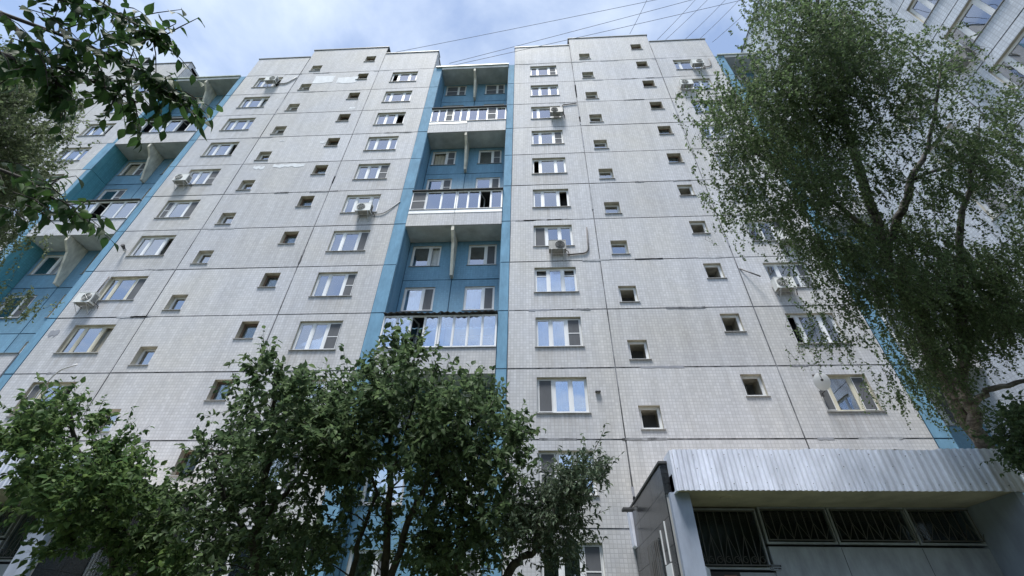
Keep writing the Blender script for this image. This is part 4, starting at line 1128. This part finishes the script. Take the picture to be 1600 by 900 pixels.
# greyish birch behind the near branch
make_tree('birch_tree', 'grey green birch hanging into the picture on the left, behind the near branch', 'birch', None,
          [[G(-180, 700, 12.5, 0.22), S(-120, 500, 12.5, 0.18), S(-80, 350, 12.5, 0.13), S(-40, 200, 12.5, 0.08), S(20, 60, 12.5, 0.03)],
           [S(-80, 340, 12.5, 0.07), S(0, 250, 12.3, 0.04), S(90, 180, 12.2, 0.015)]],
          [(-60, 60), (40, 90), (90, 100), (130, 115), (145, 150), (120, 190), (95, 200), (120, 220), (70, 240), (65, 320), (30, 370), (0, 400), (-60, 420)],
          260, 12.3, 0.7, 52000, 0.08, 0.7, 'leaf_far', 'birch', 22, style='weep', tpl=LEAF4, crad=0.28, limb_r=0.02,
          sprays=((40, 465, 12), (55, 470, 12), (25, 475, 12)), holes=((90, 205, 25, .8), (30, 100, 20, .5)))

# near branch hanging in from the top left
def near_branch():
    rs = random.Random(4); rg = np.random.default_rng(4)
    base = at(-520, 420, 3.3)
    root = empty('near_tree', (base[0], base[1], 0)); tag(root, 'dark branch with large pointed leaves reaching in at the top left corner', 'tree')
    o3 = np.array([base[0], base[1], 0.0])
    tr = MB(); tr.tube([(0, 0, -0.05), (0.05, 0.02, 1.5), base - o3, at(-420, 100, 3.3) - o3, at(-360, -160, 3.3) - o3], [0.16, 0.13, 0.11, 0.09, 0.05], 10)
    tr.build('trunk', MT['bark'], root, True)
    br_ = MB(); tw = MB()
    stems = [[(-400, 60, 3.3), (-200, 40, 3.1), (0, 20, 2.9), (110, 60, 2.8), (190, 95, 2.7), (240, 125, 2.65), (280, 145, 2.6)],
             [(-380, -20, 3.2), (-150, -40, 3.0), (60, -30, 2.8), (150, 0, 2.7), (215, 40, 2.65), (250, 62, 2.6)],
             [(-410, 200, 3.3), (-200, 230, 3.1), (-40, 250, 2.9), (40, 280, 2.8), (90, 315, 2.7), (125, 340, 2.65)],
             [(-200, 40, 3.1), (-60, 60, 2.9), (20, 90, 2.8), (70, 110, 2.75), (100, 140, 2.7)],
             [(0, 20, 2.9), (80, 100, 2.8), (150, 130, 2.75), (215, 160, 2.7)]]
    P, D, N, LL = [], [], [], []
    leafy = [40, 36, 18, 34, 22]
    def spray(p0, p1, nl, lsz):
        v = p1 - p0; ln = np.linalg.norm(v)
        tw.tube([p0 - o3, p0 + v * 0.5 + np.array([0, 0, 0.02]) - o3, p1 - o3], [0.004, 0.003, 0.0018], 4)
        side = np.cross(v / ln, (0, 0, 1.0))
        for q_ in range(nl):
            t_ = 0.12 + 0.88 * q_ / max(1, nl - 1); s_ = 1 if q_ % 2 else -1
            dd = v / ln * 0.55 + side * s_ * 0.75 + rg.normal(size=3) * 0.25 + np.array([0, 0, -0.65])
            P.append(p0 + v * t_ - o3); D.append(dd); N.append(np.array([0, 0, 1.0]) + rg.normal(size=3) * 0.5); LL.append(lsz * rs.uniform(0.75, 1.15))
    for st, nsp in zip(stems, leafy):
        pts = [at(*p) for p in st]
        br_.tube([p - o3 for p in pts], [0.016 * (1 - 0.85 * i / (len(pts) - 1)) + 0.002 for i in range(len(pts))], 7)
        for k in range(nsp):
            t_ = rs.uniform(0.42, 1.0) * (len(pts) - 1); i = min(int(t_), len(pts) - 2); p = pts[i] + (pts[i + 1] - pts[i]) * (t_ - i)
            d = (pts[i + 1] - pts[i]); d = d / np.linalg.norm(d)
            v = d * rs.uniform(0.6, 1.0) + rg.normal(size=3) * 0.55 + np.array([0, 0, -0.15]); v = v / np.linalg.norm(v) * rs.uniform(0.16, 0.34)
            spray(p, p + v, rs.randint(5, 8), 0.083)
    # leaf sprays at spots seen on the photograph
    for (a, b, w_, nl, l_) in (((225, 120), (285, 148), 2.6, 8, .085), ((190, 130), (235, 165), 2.6, 6, .09), ((230, 140), (285, 165), 2.5, 7, .09), ((215, 30), (258, 70), 2.6, 6, .09), ((190, 10), (222, 20), 2.6, 5, .09),
                               ((60, 80), (75, 135), 2.5, 4, .11), ((150, 95), (165, 140), 2.6, 5, .09), ((100, 60), (140, 110), 2.6, 8, .1), ((20, 60), (90, 90), 2.6, 8, .1), ((0, 80), (15, 110), 2.5, 4, .11), ((120, 20), (180, 60), 2.6, 8, .095), ((30, 10), (110, 40), 2.7, 9, .1), ((70, 20), (140, 80), 2.6, 9, .1), ((0, 20), (50, 60), 2.6, 8, .1),
                               ((60, 290), (118, 275), 2.6, 5, .12), ((90, 310), (130, 345), 2.5, 7, .1), ((20, 300), (80, 330), 2.6, 6, .1), ((100, 325), (115, 350), 2.5, 4, .1), ((0, 250), (60, 270), 2.6, 6, .11), ((40, 320), (85, 350), 2.6, 5, .09), ((0, 320), (40, 345), 2.6, 5, .1), ((150, 60), (205, 100), 2.65, 8, .09), ((90, 0), (160, 20), 2.65, 8, .095)):
        spray(at(*a, w_), at(*b, w_ - 0.05), nl, l_)
    br_.build('limbs', MT['bark'], root, True)
    tw.build('twigs', MT['bark'], root)['kind'] = 'stuff'
    tv, tf = LEAFP; Wd = 0.50
    me = bpy.data.meshes.new('leaf'); me.from_pydata([(x, y * Wd, z) for x, y, z in tv], [], tf); me.materials.append(MT['leaf_near']); me.update()
    order = sorted(range(len(P)), key=lambda i: -(LL[i] / ((P[i] + o3 - CAM_O) @ FWD)))
    for i in order[:300]:
        d = D[i] / np.linalg.norm(D[i]); s_ = np.cross(N[i], d); s_ /= np.linalg.norm(s_); n_ = np.cross(d, s_)
        mm = Matrix.Identity(4)
        for r_ in range(3):
            mm[r_][0] = d[r_] * LL[i]; mm[r_][1] = s_[r_] * LL[i]; mm[r_][2] = n_[r_] * LL[i]; mm[r_][3] = P[i][r_]
        o = bpy.data.objects.new('leaf', me); COL.objects.link(o); o.parent = root; o.matrix_local = mm
    rest = order[300:]
    if rest:
        A = lambda z: np.array([z[i] for i in rest])
        inst('crown', leaf_mesh('crown', MT['leaf_near'], A(P), A(D), A(N), A(LL), Wd, LEAFP), root)['kind'] = 'stuff'
near_branch()

# trees on the far side of the courtyard, behind the viewer: the low windows mirror them
def courtyard_trees():
    rg = np.random.default_rng(77)
    P, D, N, LL = [], [], [], []
    for i in range(44):
        cx, cy, hh = -66 + i * 3.0 + rg.normal(), -36 + rg.normal() * 2.5, rg.uniform(13, 19)
        for k in range(420):
            a = rg.normal(size=3); a /= np.linalg.norm(a)
            P.append(np.array([cx, cy, hh * 0.55]) + a * np.array([3.0, 3.0, hh * 0.45]) * rg.uniform(0.6, 1.0)); D.append(rg.normal(size=3)); N.append(rg.normal(size=3)); LL.append(rg.uniform(0.9, 1.7))
    o = inst('courtyard_trees', leaf_mesh('courtyard_trees', MT['leaf'], P, D, N, np.array(LL), 0.7, LEAF4))
    tag(o, 'row of trees along the far side of the courtyard', 'trees', kind='stuff')
courtyard_trees()
